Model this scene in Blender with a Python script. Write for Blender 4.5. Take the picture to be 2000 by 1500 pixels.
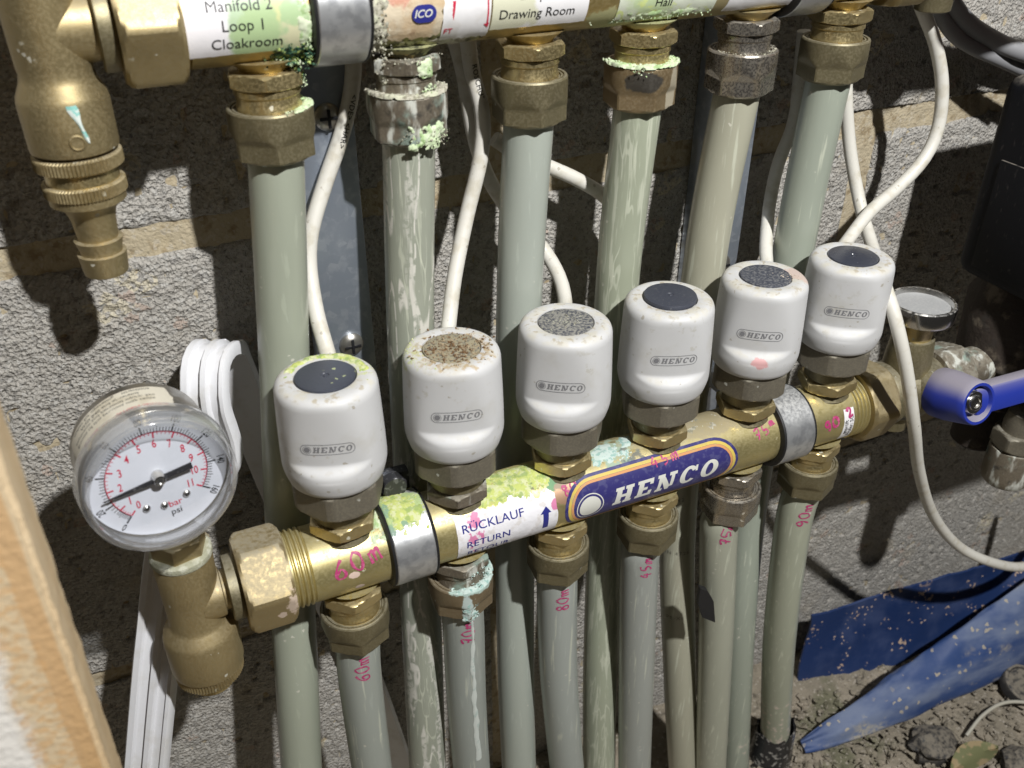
import bpy, bmesh, math, random
import numpy as np
from mathutils import Vector, Matrix, noise as mnoise

S = 0.001                      # all lengths below are millimetres
PI = math.pi
rnd = random.Random(7)
for o in list(bpy.data.objects):
    bpy.data.objects.remove(o)
C = bpy.context.scene.collection
SC = bpy.context.scene

# ------------------------------------------------------------------ camera
CAM = np.array([-60.3, -294.7, 269.9]); PITCH, YAW, FPX = 0.5668, 0.4330, 1829.1
FW = np.array([math.sin(YAW)*math.cos(PITCH), math.cos(YAW)*math.cos(PITCH), -math.sin(PITCH)])
RT = np.array([math.cos(YAW), -math.sin(YAW), 0.0]); UP = np.cross(RT, FW)
cd = bpy.data.cameras.new('camera'); cam = bpy.data.objects.new('camera', cd); C.objects.link(cam)
cam.matrix_world = Matrix(((RT[0], UP[0], -FW[0], CAM[0]*S), (RT[1], UP[1], -FW[1], CAM[1]*S),
                           (RT[2], UP[2], -FW[2], CAM[2]*S), (0, 0, 0, 1)))
cd.sensor_width = 36; cd.lens = FPX/2000*36; cd.clip_start = .005; cd.clip_end = 20
cd.dof.use_dof = True; cd.dof.focus_distance = .43; cd.dof.aperture_fstop = 16
SC.camera = cam

# ------------------------------------------------------------------ light
w = bpy.data.worlds.new('World'); SC.world = w; w.use_nodes = True
w.node_tree.nodes['Background'].inputs[0].default_value = (1.0, .95, .89, 1)
w.node_tree.nodes['Background'].inputs[1].default_value = .026
ld = bpy.data.lights.new('work_lamp', 'POINT'); ld.energy = 51; ld.shadow_soft_size = .013; ld.color = (1, .995, .98)
lo = bpy.data.objects.new('work_lamp', ld); lo.location = (.170, -.573, .762); C.objects.link(lo)
SC.view_settings.view_transform = 'Standard'; SC.view_settings.look = 'None'
SC.view_settings.exposure = 0; SC.view_settings.gamma = 1

def at(u, v, y):
    "point of the photograph at depth y (mm)"
    d = FW + RT*(u-1000)/FPX - UP*(v-750)/FPX
    return CAM + d*((y-CAM[1])/d[1])

# ------------------------------------------------------------------ materials
def mapr(nt, s, lo_, hi_):
    m = nt.nodes.new('ShaderNodeMapRange'); m.interpolation_type = 'SMOOTHSTEP'
    nt.links.new(s, m.inputs[0]); m.inputs[1].default_value = lo_; m.inputs[2].default_value = hi_
    return m.outputs[0]
def math_(nt, op, a, b):
    m = nt.nodes.new('ShaderNodeMath'); m.operation = op
    for i, x in enumerate((a, b)):
        if hasattr(x, 'is_output'): nt.links.new(x, m.inputs[i])
        else: m.inputs[i].default_value = x
    return m.outputs[0]
def vmath(nt, op, a, b=None):
    m = nt.nodes.new('ShaderNodeVectorMath'); m.operation = op
    for i, x in enumerate((a, b)):
        if x is None: continue
        if hasattr(x, 'is_output'): nt.links.new(x, m.inputs[i])
        else: m.inputs[i].default_value = x
    return m.outputs['Value'] if op == 'LENGTH' else m.outputs[0]
def noi(nt, pos, scale, detail=3, stretch=None, seed=0, rough=.55):
    if stretch: pos = vmath(nt, 'MULTIPLY', pos, stretch)
    if seed: pos = vmath(nt, 'ADD', pos, (seed*.37, seed*.71, seed*.13))
    n = nt.nodes.new('ShaderNodeTexNoise'); nt.links.new(pos, n.inputs['Vector'])
    n.inputs['Scale'].default_value = scale; n.inputs['Detail'].default_value = detail; n.inputs['Roughness'].default_value = rough
    return n.outputs[0]
def mask(nt, pos, sp):
    k = sp[0]
    if k == 'noise':            # scale lo hi [stretch] [seed]
        return mapr(nt, noi(nt, pos, sp[1], 4, sp[4] if len(sp) > 4 else None, sp[5] if len(sp) > 5 else 0), sp[2], sp[3])
    if k == 'patch':            # centre, radii, noise scale, amount
        c, r, ns, am = sp[1:5]
        d = vmath(nt, 'SUBTRACT', pos, tuple(x*S for x in c))
        d = vmath(nt, 'LENGTH', vmath(nt, 'MULTIPLY', d, tuple(1/(x*S) for x in r)))
        n = math_(nt, 'MULTIPLY', math_(nt, 'SUBTRACT', noi(nt, pos, ns, 5, None, 3, .65), .5), am)
        return mapr(nt, math_(nt, 'ADD', d, n), 1.0, .8)
    if k == 'vein':             # scale width [stretch] [seed]: thin meandering lines
        n = noi(nt, pos, sp[1], 2, sp[3], sp[4], .5)
        return mapr(nt, math_(nt, 'ABSOLUTE', math_(nt, 'SUBTRACT', n, .5), 0), sp[2], sp[2]*.35)
    if k == 'up':
        g = nt.nodes.new('ShaderNodeNewGeometry'); s = nt.nodes.new('ShaderNodeSeparateXYZ')
        nt.links.new(g.outputs['Normal'], s.inputs[0]); return mapr(nt, s.outputs[2], sp[1], sp[2])
    if k == 'voro':             # scale lo hi
        v = nt.nodes.new('ShaderNodeTexVoronoi'); nt.links.new(pos, v.inputs['Vector']); v.inputs['Scale'].default_value = sp[1]
        return mapr(nt, v.outputs['Distance'], sp[2], sp[3])
    if k == 'cell':             # random value per voronoi cell
        v = nt.nodes.new('ShaderNodeTexVoronoi'); nt.links.new(pos, v.inputs['Vector']); v.inputs['Scale'].default_value = sp[1]
        s = nt.nodes.new('ShaderNodeSeparateColor'); nt.links.new(v.outputs['Color'], s.inputs[0])
        return mapr(nt, s.outputs[0], sp[2], sp[3])
def mat(name, base, rough=.5, metal=0.0, mix=(), bump=(), coat=0, sss=0, spec=.5, rvar=0):
    m = bpy.data.materials.new(name); m.use_nodes = True; nt = m.node_tree
    b = nt.nodes['Principled BSDF']; pos = nt.nodes.new('ShaderNodeNewGeometry').outputs['Position']
    b.inputs['Roughness'].default_value = rough; b.inputs['Metallic'].default_value = metal
    b.inputs['Coat Weight'].default_value = coat; b.inputs['Specular IOR Level'].default_value = spec
    b.inputs['Coat Roughness'].default_value = .25
    if sss:
        b.inputs['Subsurface Weight'].default_value = sss; b.inputs['Subsurface Scale'].default_value = .004
        b.inputs['Subsurface Radius'].default_value = (1, 1, .9)
    col = nt.nodes.new('ShaderNodeRGB').outputs[0]; col.default_value = (*base, 1)
    ro = nt.nodes.new('ShaderNodeValue').outputs[0]; ro.default_value = rough
    me = nt.nodes.new('ShaderNodeValue').outputs[0]; me.default_value = metal
    if rvar: ro = math_(nt, 'ADD', rough-rvar/2, math_(nt, 'MULTIPLY', noi(nt, pos, 150, 3), rvar))
    for e in mix:
        k = None
        for sp in e['m']:
            q = mask(nt, pos, sp); k = q if k is None else math_(nt, 'MULTIPLY', k, q)
        if 'a' in e: k = math_(nt, 'MULTIPLY', k, e['a'])
        mx = nt.nodes.new('ShaderNodeMix'); mx.data_type = 'RGBA'
        nt.links.new(k, mx.inputs[0]); nt.links.new(col, mx.inputs[6]); mx.inputs[7].default_value = (*e['c'], 1); col = mx.outputs[2]
        for key in ('r', 't'):
            if key in e:
                mx = nt.nodes.new('ShaderNodeMix'); mx.data_type = 'FLOAT'
                nt.links.new(k, mx.inputs[0]); nt.links.new(ro if key == 'r' else me, mx.inputs[2]); mx.inputs[3].default_value = e[key]
                if key == 'r': ro = mx.outputs[0]
                else: me = mx.outputs[0]
    nt.links.new(col, b.inputs['Base Color']); nt.links.new(ro, b.inputs['Roughness']); nt.links.new(me, b.inputs['Metallic'])
    nrm = None
    for e in bump:              # (kind, scale, strength, distance mm, [stretch])
        if e[0] == 'noise': h = noi(nt, pos, e[1], 5, e[4] if len(e) > 4 else None, 0, .65)
        else:
            v = nt.nodes.new('ShaderNodeTexVoronoi'); nt.links.new(pos, v.inputs['Vector']); v.inputs['Scale'].default_value = e[1]; h = v.outputs['Distance']
        bn = nt.nodes.new('ShaderNodeBump'); bn.inputs['Strength'].default_value = e[2]; bn.inputs['Distance'].default_value = e[3]*S
        nt.links.new(h, bn.inputs['Height'])
        if nrm is not None: nt.links.new(nrm, bn.inputs['Normal'])
        nrm = bn.outputs[0]
    if nrm is not None: nt.links.new(nrm, b.inputs['Normal'])
    return m

GREEN = (.42, .55, .16); PALEG = (.50, .62, .36); TEAL = (.16, .36, .30); DKG = (.05, .10, .07); WHT = (.66, .68, .62)
DUST = (.35, .335, .28); PINK = (.62, .05, .25)
M = {}
M['block'] = mat('concrete_block', (.455, .432, .392), .95, mix=[
    dict(c=(.19, .18, .17), m=[('noise', 520, .56, .66)], a=.6), dict(c=(.54, .53, .50), m=[('cell', 620, .74, .9)], a=.55),
    dict(c=(.24, .23, .22), m=[('cell', 480, .80, .9), ('noise', 200, .4, .6)], a=.5), dict(c=(.44, .38, .28), m=[('noise', 22, .56, .75, None, 2)], a=.6),
    dict(c=(.48, .36, .29), m=[('cell', 170, .972, .975), ('noise', 300, .45, .5)], a=.6),
    dict(c=(.62, .56, .42), m=[('cell', 75, .984, .986), ('noise', 260, .45, .52, None, 5)], a=.8)],
    bump=[('voro', 520, 1.0, 1.5), ('noise', 1300, .9, .7), ('voro', 1100, .7, .6)])
M['mortar'] = mat('sand_mortar', (.44, .375, .26), .95, mix=[
    dict(c=(.22, .155, .08), m=[('noise', 200, .5, .7)], a=.7), dict(c=(.48, .40, .26), m=[('noise', 90, .55, .7, None, 4)], a=.7),
    dict(c=(.5, .45, .36), m=[('cell', 600, .85, .9)], a=.6)], bump=[('noise', 300, .9, 1.2), ('voro', 800, .4, .6)])
M['floor'] = mat('dirt', (.27, .235, .18), .95, mix=[
    dict(c=(.36, .31, .24), m=[('noise', 45, .45, .65)], a=.8), dict(c=(.07, .06, .045), m=[('noise', 130, .55, .7)], a=.7),
    dict(c=(.10, .115, .05), m=[('noise', 25, .55, .68, None, 9)], a=.55), dict(c=(.5, .45, .38), m=[('cell', 700, .9, .93)], a=.6)],
    bump=[('noise', 260, 1, 2.0), ('noise', 900, .7, .8)])
def brass(name, base=(.50, .36, .14), rough=.42, metal=.85, dust=.35, extra=(), bs=.25):
    return mat(name, base, rough, metal, mix=[
        dict(c=tuple(x*.68 for x in base), m=[('noise', 45, .42, .7)], a=.45),
        dict(c=(.34, .30, .21), r=.75, t=.2, m=[('noise', 1100, .42, .62)], a=.2),
        dict(c=DUST, r=.9, t=0, m=[('up', .25, 1.0), ('noise', 420, .25, .6)], a=dust),
        dict(c=WHT, r=.9, t=0, m=[('cell', 800, .988, .991), ('noise', 90, .54, .6)], a=.6)] + list(extra),
        bump=[('noise', 2600, bs, .18), ('noise', 500, bs*.5, .2)])
M['brass'] = brass('cast_brass', (.42, .335, .175), .44, .8)
M['brass_bright'] = brass('turned_brass', (.62, .50, .25), .30, .9, .2, bs=.08)
M['bronze'] = brass('dull_bronze', (.215, .185, .105), .42, .65, .35)
M['collar'] = brass('grey_brass', (.20, .18, .14), .48, .5, .4, bs=.15)
M['tarn'] = brass('tarnished_nut', (.20, .17, .13), .45, .5, .5, extra=[
    dict(c=WHT, r=.9, t=0, m=[('noise', 180, .52, .66, (1, 1, .35))], a=.75), dict(c=(.25, .38, .33), r=.8, t=0, m=[('noise', 90, .56, .7, None, 6)], a=.6),
    dict(c=(.03, .03, .03), m=[('noise', 120, .58, .7, None, 8)], a=.7)], bs=.4)
M['smoked'] = brass('plated_nut', (.36, .33, .29), .25, .9, .3, extra=[dict(c=(.5, .42, .3), m=[('noise', 120, .5, .65, (1, 1, .3))], a=.6)])
U4X = (150, 36)
M['nut4'] = brass('nut_green_top', (.30, .22, .12), .42, .65, .3, extra=[
    dict(c=(.05, .055, .06), m=[('patch', (143, 22, 172), (9, 8, 5), 200, .8)], a=.8), dict(c=(.45, .42, .33), r=.7, t=.1, m=[('patch', (158, 24, 166), (3.2, 8, 12), 120, .5)], a=.7)])
M['nut2low'] = brass('nut_teal_stained', (.26, .20, .12), .45, .6, .3, extra=[
    dict(c=(.45, .60, .55), r=.85, t=0, m=[('patch', (52, -12, -29), (13, 9, 4.5), 220, 1.2)], a=.9), dict(c=(.5, .6, .58), r=.8, t=0, m=[('patch', (47.5, -14, -40), (2.6, 5, 9), 260, 1.2)], a=.9)])
M['tube'] = brass('manifold_brass', (.54, .46, .21), .36, .75, .25, extra=[
    dict(c=(.46, .42, .17), r=.8, t=.1, m=[('patch', (70, 0, 16), (31, 12, 11), 130, 1.1)], a=.85),
    dict(c=(.52, .60, .16), r=.95, t=0, m=[('patch', (68, -3, 15), (26, 9, 9), 200, 1.5), ('noise', 260, .36, .56)], a=.95),
    dict(c=(.13, .15, .12), r=.9, t=0, m=[('patch', (78, -4, 17), (10, 9, 9), 210, 1.4), ('noise', 300, .42, .56, None, 3)], a=.8),
    dict(c=(.10, .34, .20), r=.9, t=0, m=[('patch', (93, -6, 14), (7, 8, 8), 220, 1.5)], a=.75),
    dict(c=(.34, .47, .38), r=.9, t=0, m=[('patch', (124, -3, 17), (12, 12, 9), 190, 1.4), ('noise', 240, .40, .52, None, 4)], a=.85),
    dict(c=(.10, .12, .14), r=.7, t=.1, m=[('patch', (133, -7, 15), (7, 7, 7), 190, 1.3), ('noise', 260, .45, .55, None, 6)], a=.75),
    dict(c=(.42, .38, .24), r=.85, t=.1, m=[('patch', (150, 0, 17), (32, 12, 9), 150, 1.1), ('noise', 200, .4, .6, None, 5)], a=.6),
    dict(c=(.34, .40, .32), r=.9, t=0, m=[('patch', (14, 0, 15), (10, 12, 10), 170, 1.5), ('noise', 240, .42, .54, None, 7)], a=.8),
    dict(c=(.33, .28, .20), r=.85, t=.1, m=[('patch', (180, 0, 17), (45, 12, 7), 170, 1.3)], a=.55),
    dict(c=(.68, .52, .44), r=.8, t=0, m=[('patch', (-1.5, -15.6, 1.5), (2.6, 3, 1.8), 400, .6)]),
    dict(c=(.68, .55, .46), r=.8, t=0, m=[('patch', (0.5, -14.5, -6.5), (2.2, 3, 1.6), 400, .8)]),
    dict(c=(.5, .2, .2), r=.5, t=.3, m=[('patch', (95, -13, 9), (5, 5, 6), 200, 1.2)], a=.5)], bs=.12)
M['uptube'] = brass('upper_manifold_brass', (.46, .35, .14), .36, .8, .3, extra=[
    dict(c=(.50, .47, .40), r=.9, t=0, m=[('patch', (37, 22, 203), (5, 12, 20), 220, 1.1), ('noise', 330, .38, .52)], a=.95),
    dict(c=(.40, .42, .22), r=.9, t=0, m=[('patch', (56, 28, 195), (22, 14, 5), 170, 1.2)], a=.8),
    dict(c=(.06, .06, .035), r=.9, t=0, m=[('patch', (56, 32, 193.5), (24, 14, 5), 260, 1.4), ('noise', 300, .45, .55)], a=.9),
    dict(c=(.40, .44, .25), r=.8, t=0, m=[('patch', (140, 26, 197), (26, 14, 7), 180, 1.2)], a=.65),
    dict(c=(.30, .27, .16), r=.8, t=.2, m=[('patch', (178, 26, 197), (24, 14, 7), 180, 1.2)], a=.65)], bs=.15)
M['hexplaster'] = brass('union_brass', (.44, .345, .175), .46, .75, .55, extra=[
    dict(c=(.66, .53, .43), r=.85, t=0, m=[('patch', (-27, -17, 0), (4, 6, 7), 330, 1.4), ('noise', 300, .36, .46)], a=.9), dict(c=(.66, .53, .43), r=.85, t=0, m=[('patch', (-32, -17, -6), (2.2, 4, 2.2), 420, 1.3)], a=.9)])
M['steel'] = mat('galvanised_steel', (.62, .63, .64), .34, .75, rvar=.15, mix=[dict(c=(.36, .37, .39), m=[('noise', 160, .45, .62)], a=.6),
    dict(c=(.55, .54, .5), r=.8, t=.1, m=[('up', .4, 1), ('noise', 700, .3, .7)], a=.5),
    dict(c=(.40, .52, .20), r=.95, t=0, m=[('patch', (23, -2, 17.5), (13, 11, 8), 190, 1.3)], a=.9),
    dict(c=(.20, .33, .24), r=.95, t=0, m=[('patch', (18, -6, 15.5), (9, 8, 8), 210, 1.5), ('noise', 300, .42, .55)], a=.8)], bump=[('noise', 500, .12, .2)])
M['plate'] = mat('zinc_plate', (.42, .47, .55), .36, .75, mix=[dict(c=(.62, .66, .72), m=[('cell', 260, .2, .9), ('noise', 220, .4, .6)], a=.6)], bump=[('noise', 260, .25, .4)])
M['rubber'] = mat('black_rubber', (.012, .012, .013), .55, bump=[('noise', 500, .2, .3)])
M['white'] = mat('white_plastic', (.57, .57, .57), .52, mix=[
    dict(c=(.56, .53, .44), r=.7, m=[('up', .25, .9), ('noise', 190, .42, .66)], a=.75), dict(c=(.40, .35, .26), r=.8, m=[('up', .55, 1), ('noise', 330, .56, .66)], a=.8),
    dict(c=(.47, .455, .41), r=.6, m=[('noise', 50, .52, .72)], a=.45), dict(c=(.44, .42, .36), r=.7, m=[('noise', 260, .58, .68, None, 4), ('noise', 40, .46, .6, None, 7)], a=.55), dict(c=(.35, .32, .26), m=[('cell', 800, .988, .99), ('noise', 200, .5, .56)], a=.8),
    dict(c=(.42, .31, .17), r=.8, m=[('patch', (50, -3, 87), (17, 16, 3), 260, 1.5), ('noise', 420, .44, .58)], a=.8),
    dict(c=(.55, .60, .22), r=.9, m=[('patch', (14, 8, 85), (12, 14, 8), 300, 1.4), ('noise', 420, .44, .6)], a=.7), dict(c=(.5, .53, .25), r=.9, m=[('patch', (33, 4, 86), (7, 11, 6), 330, 1.3), ('noise', 420, .44, .6)], a=.7),
    dict(c=(.62, .25, .25), m=[('patch', (190, -17, 53), (3.5, 6, 3), 420, 1.4)], a=.7), dict(c=(.55, .42, .36), m=[('patch', (214, -5, 86), (5, 8, 5), 420, 1.2)], a=.8)],
    bump=[('noise', 1100, .06, .15)], sss=.06, spec=.45)
def disc_mat(name, dust, c=(.30, .29, .26), seed=1, rough=.4, fleck=0):
    return mat(name, (.045, .05, .068), rough, mix=[dict(c=c, r=.9, m=[('noise', 900, .72-dust*.5, .90-dust*.36, None, seed)], a=.35+.6*dust),
        dict(c=(.50, .55, .3), r=.9, m=[('cell', 900, .975, .98), ('noise', 200, .48, .55)], a=.8*fleck)], bump=[('noise', 700, .1+.5*dust, .4)])
M['ink'] = mat('grey_ink', (.20, .20, .21), .5)
M['rubberdot'] = M['rubber']
def pipe_mat(name, base, streak=0, white=0, seed=1):
    base = tuple(x*.88 for x in base)
    mx = [dict(c=tuple(x*.82 for x in base), m=[('noise', 40, .4, .7, (1, 1, .12), seed)], a=.4),
          dict(c=tuple(min(.7, x*1.3) for x in base), r=.45, m=[('noise', 420, .60, .68, (1, 1, .12), seed)], a=.35),
          dict(c=(.62, .60, .52), r=.8, m=[('cell', 800, .988, .991), ('noise', 60, .54, .6)], a=.7),
          dict(c=(.60, .52, .45), r=.8, m=[('patch', (285, 10, -270), (40, 40, 40), 200, 1.2), ('noise', 230, .56, .6)], a=.9)]
    if streak: mx.append(dict(c=(.60, .62, .50), r=.6, m=[('noise', 420, .61-.05*streak, .70-.05*streak, (1, 1, .06), seed+3)], a=.55))
    if streak > .8 or white: mx.append(dict(c=(.60, .62, .50), r=.6, m=[('vein', 130, .014, (1, 1, .14), seed+2), ('noise', 40, .4, .55, None, seed)], a=.5))
    if white:
        mx.append(dict(c=(.64, .62, .56), r=.9, m=[('vein', 90, .03, (1, 1, .16), seed+9), ('noise', 200, .4, .52)], a=.9))
        mx.append(dict(c=(.56, .55, .49), r=.9, m=[('noise', 120, .56, .62, (1, 1, .12), seed+5), ('noise', 420, .40, .52)], a=.85))
    return mat(name, base, .32, 0, mix=mx, bump=[('noise', 330, .05+.25*white, .4, (1, 1, .2)), ('noise', 60, .1, .8, (1, 1, .1))], sss=.12, coat=.25)
M['cable'] = mat('white_pvc_cable', (.66, .64, .58), .42, mix=[dict(c=(.50, .46, .36), r=.6, m=[('noise', 150, .48, .68)], a=.6), dict(c=(.3, .27, .2), m=[('cell', 900, .98, .985), ('noise', 120, .5, .58)], a=.6)])
M['greycable'] = mat('grey_cable', (.24, .24, .25), .5, mix=[dict(c=(.4, .39, .37), r=.8, m=[('up', .3, .9), ('noise', 200, .4, .6)], a=.7)])
M['trim'] = mat('white_upvc', (.74, .745, .77), .3, mix=[dict(c=(.58, .56, .52), r=.6, m=[('noise', 90, .5, .7)], a=.4)])
M['chrome'] = mat('chrome', (.66, .65, .63), .2, 1.0, mix=[dict(c=(.42, .39, .33), r=.7, t=.1, m=[('up', .3, 1), ('noise', 300, .42, .62)], a=.6)])
M['case'] = mat('gauge_steel', (.50, .48, .44), .3, .9, mix=[dict(c=(.30, .25, .18), r=.6, m=[('noise', 120, .45, .65)], a=.5)], bump=[('noise', 600, .1, .2)])
M['dial'] = mat('dial_paint', (.66, .675, .72), .45, mix=[dict(c=(.60, .62, .66), r=.6, m=[('noise', 170, .48, .62)], a=.5)])
M['dark'] = mat('dark_steel', (.06, .06, .065), .35, .5, mix=[dict(c=(.3, .3, .3), r=.7, m=[('noise', 420, .55, .66)], a=.5)])
M['black'] = mat('black_ink', (.012, .012, .014), .5)
M['red'] = mat('red_ink', (.55, .02, .06), .5)
M['blueink'] = mat('blue_ink', (.025, .03, .22), .45)
M['purple'] = mat('logo_blue', (.035, .032, .15), .38, mix=[dict(c=(.10, .10, .22), m=[('noise', 420, .5, .62)], a=.5)])
M['yellow'] = mat('logo_yellow', (.62, .47, .10), .4, mix=[dict(c=(.45, .38, .16), m=[('noise', 250, .5, .65)], a=.6)])
M['orange'] = mat('logo_orange', (.62, .30, .12), .4, mix=[dict(c=(.5, .36, .18), m=[('noise', 250, .5, .65)], a=.6)])
M['logowhite'] = mat('logo_white', (.66, .66, .60), .4)
M['pink'] = mat('pink_marker', (.42, .04, .15), .5, mix=[dict(c=(.58, .18, .30), m=[('noise', 500, .45, .62)], a=.6)])
M['paper'] = mat('label_paper', (.80, .79, .80), .55, mix=[dict(c=(.66, .63, .60), m=[('noise', 150, .5, .68)], a=.5)], bump=[('noise', 260, .12, .3)])
M['paper1'] = mat('stained_label', (.80, .78, .80), .5, mix=[
    dict(c=(.60, .62, .32), m=[('patch', (4, 20, 200), (18, 14, 17), 120, 1.1)]), dict(c=(.36, .52, .28), m=[('patch', (-4, 20, 203), (9, 9, 17), 90, .9)], a=.8),
    dict(c=(.33, .52, .30), m=[('patch', (9, 20, 203), (6, 9, 15), 120, .9)], a=.7), dict(c=(.68, .63, .42), m=[('noise', 60, .52, .62), ('patch', (6, 20, 198), (14, 12, 10), 120, 1.0)], a=.8)], bump=[('noise', 200, .2, .4)])
M['paper3'] = mat('watermarked_label', (.80, .79, .80), .5, mix=[dict(c=(.62, .62, .42), m=[('patch', (83, 20, 206), (14, 10, 16), 80, 1.0)], a=.8)], bump=[('noise', 200, .15, .3)])
M['paper4'] = mat('green_label', (.66, .70, .58), .55, mix=[dict(c=(.46, .58, .30), m=[('noise', 60, .45, .6)], a=.8), dict(c=(.6, .68, .25), r=.9, m=[('noise', 200, .55, .63)], a=.9)], bump=[('noise', 240, .4, .5)])
M['paperbrown'] = mat('peeled_label', (.58, .44, .28), .55, mix=[dict(c=(.66, .58, .44), m=[('noise', 90, .45, .6)], a=.8), dict(c=(.36, .22, .13), m=[('noise', 160, .52, .66, None, 3)], a=.6),
    dict(c=(.55, .18, .14), m=[('patch', (44, 20, 218), (8, 9, 10), 200, 1.1)], a=.6)], bump=[('noise', 240, .6, .8)])
M['paperwhite'] = mat('torn_label', (.80, .79, .82), .5, mix=[dict(c=(.60, .56, .52), r=.8, m=[('noise', 240, .52, .66)], a=.6), dict(c=(.62, .08, .28), m=[('patch', (52, -16, 4), (4, 9, 12), 330, 1.2), ('noise', 260, .44, .52)], a=.8),
    dict(c=(.62, .08, .28), m=[('patch', (90, -15, 6), (2.4, 6, 3), 300, 1)], a=.8)], bump=[('noise', 300, .5, .5)])
M['sticker'] = mat('gauge_sticker', (.66, .62, .52), .5, mix=[dict(c=(.5, .44, .32), m=[('noise', 90, .5, .66)], a=.5)])
M['blue'] = mat('blue_lever_plastic', (.018, .036, .30), .42, mix=[dict(c=(.36, .33, .33), r=.9, m=[('up', .25, .85), ('noise', 900, .0, .35)], a=.8)], bump=[('noise', 900, .15, .25)])
M['redlever'] = mat('red_lever_plastic', (.45, .03, .02), .35)
M['bluesheet'] = mat('blue_sheet', (.014, .034, .115), .45, mix=[dict(c=(.09, .12, .24), r=.7, m=[('noise', 30, .45, .7)], a=.4), dict(c=(.52, .38, .28), r=.9, m=[('cell', 110, .95, .955), ('noise', 260, .54, .57)]),
    dict(c=(.55, .42, .34), r=.9, m=[('cell', 700, .965, .97), ('noise', 50, .5, .58)])], bump=[('noise', 300, .15, .3)])
M['bluetube'] = mat('muddy_blue_sheet', (.03, .065, .19), .55, mix=[dict(c=(.19, .23, .33), r=.85, m=[('noise', 35, .36, .66, (.5, 1, 1.3))], a=.8), dict(c=(.42, .38, .29), r=.95, m=[('noise', 30, .54, .66, (.6, 1, 1.3), 4), ('noise', 330, .34, .56)], a=.85),
    dict(c=(.5, .43, .3), r=.9, m=[('cell', 420, .965, .97), ('noise', 60, .45, .55)], a=.7)], bump=[('noise', 200, .3, .5)])
M['pump'] = mat('black_casing', (.006, .0065, .009), .6, mix=[dict(c=(.05, .047, .043), r=.9, m=[('noise', 420, .60, .72, (1, 1, .4))], a=.6), dict(c=(.22, .20, .17), r=.95, m=[('up', .3, .95), ('noise', 330, .3, .6)], a=.7)], bump=[('noise', 420, .2, .4)], spec=.2)
M['iron'] = mat('rusty_iron', (.03, .021, .015), .8, mix=[dict(c=(.20, .165, .12), m=[('noise', 90, .55, .7)], a=.6), dict(c=(.03, .025, .02), m=[('noise', 150, .52, .66, None, 5)], a=.7)], bump=[('noise', 160, .7, 1.5)])
M['wood'] = None
M['cvy'] = mat('yellow_green_crust', (.50, .56, .17), .95, mix=[dict(c=(.62, .64, .40), m=[('noise', 420, .45, .6)], a=.8), dict(c=(.25, .36, .12), m=[('noise', 300, .5, .62, None, 3)], a=.7)])
M['cvp'] = mat('pale_green_crust', (.50, .60, .38), .95, mix=[dict(c=(.64, .68, .52), m=[('noise', 420, .45, .6)], a=.8), dict(c=(.28, .44, .16), m=[('noise', 300, .52, .62, None, 3)], a=.7)])
M['cvd'] = mat('dark_green_crust', (.035, .11, .065), .9, mix=[dict(c=(.45, .55, .16), m=[('noise', 420, .5, .58)], a=.9), dict(c=(.01, .015, .012), m=[('noise', 330, .5, .6, None, 3)], a=.8)])
M['cvw'] = mat('white_teal_crust', (.52, .62, .58), .95, mix=[dict(c=(.24, .42, .38), m=[('noise', 420, .48, .6)], a=.8)])
M['cvg'] = mat('grey_crust', (.44, .42, .34), .95, mix=[dict(c=(.20, .19, .13), m=[('noise', 420, .48, .6)], a=.8), dict(c=(.55, .56, .42), m=[('noise', 300, .52, .6, None, 3)], a=.8)])
M['litter'] = mat('brown_litter', (.16, .09, .04), .9, mix=[dict(c=(.36, .29, .19), m=[('cell', 600, .4, .7)], a=.9)])
M['stone'] = mat('dark_stone', (.03, .029, .03), .6, mix=[dict(c=(.24, .21, .165), r=.95, m=[('up', .0, .9), ('noise', 330, .3, .6)], a=.75)], bump=[('noise', 200, .5, 1)])
M['leaf'] = mat('dry_leaf', (.15, .155, .07), .6, mix=[dict(c=(.34, .25, .14), m=[('noise', 120, .5, .6)], a=.8)])
M['plaster'] = mat('plaster_crumb', (.58, .50, .42), .9)
M['glassdark'] = mat('vent_face', (.34, .345, .35), .55, mix=[dict(c=(.5, .5, .48), r=.8, m=[('noise', 900, .4, .7)], a=.4)])
M['bluemark'] = M['blueink']
def wood_mat():
    return mat('sawn_timber', (.60, .47, .30), .75, mix=[
        dict(c=(.48, .32, .15), m=[('noise', 60, .40, .62, (1, 1, .06), 2)], a=.4),
        dict(c=(.74, .71, .66), m=[('patch', (-123, -122, 60), (22, 9, 900), 60, .5), ('noise', 90, .30, .44, (1, 1, .08), 6)], a=.96),
        dict(c=(.50, .25, .07), r=.6, m=[('patch', (-93.5, -122, 60), (2.4, 5, 900), 60, .7)], a=.5),
        dict(c=(.56, .33, .14), m=[('patch', (-99.5, -122, 60), (5, 6, 900), 50, 1.0), ('noise', 420, .46, .58, (1, 1, 1.4), 5)], a=.6),
        dict(c=(.50, .30, .15), m=[('patch', (-121, -122, 20), (3, 6, 400), 60, 1.8), ('noise', 260, .40, .55, (1, 1, .5), 8)], a=.6)],
        bump=[('noise', 420, .6, 1.0, (1, 1, 1.2)), ('noise', 60, .4, 1.0, (1, 1, .06))])
M['wood'] = wood_mat()
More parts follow.
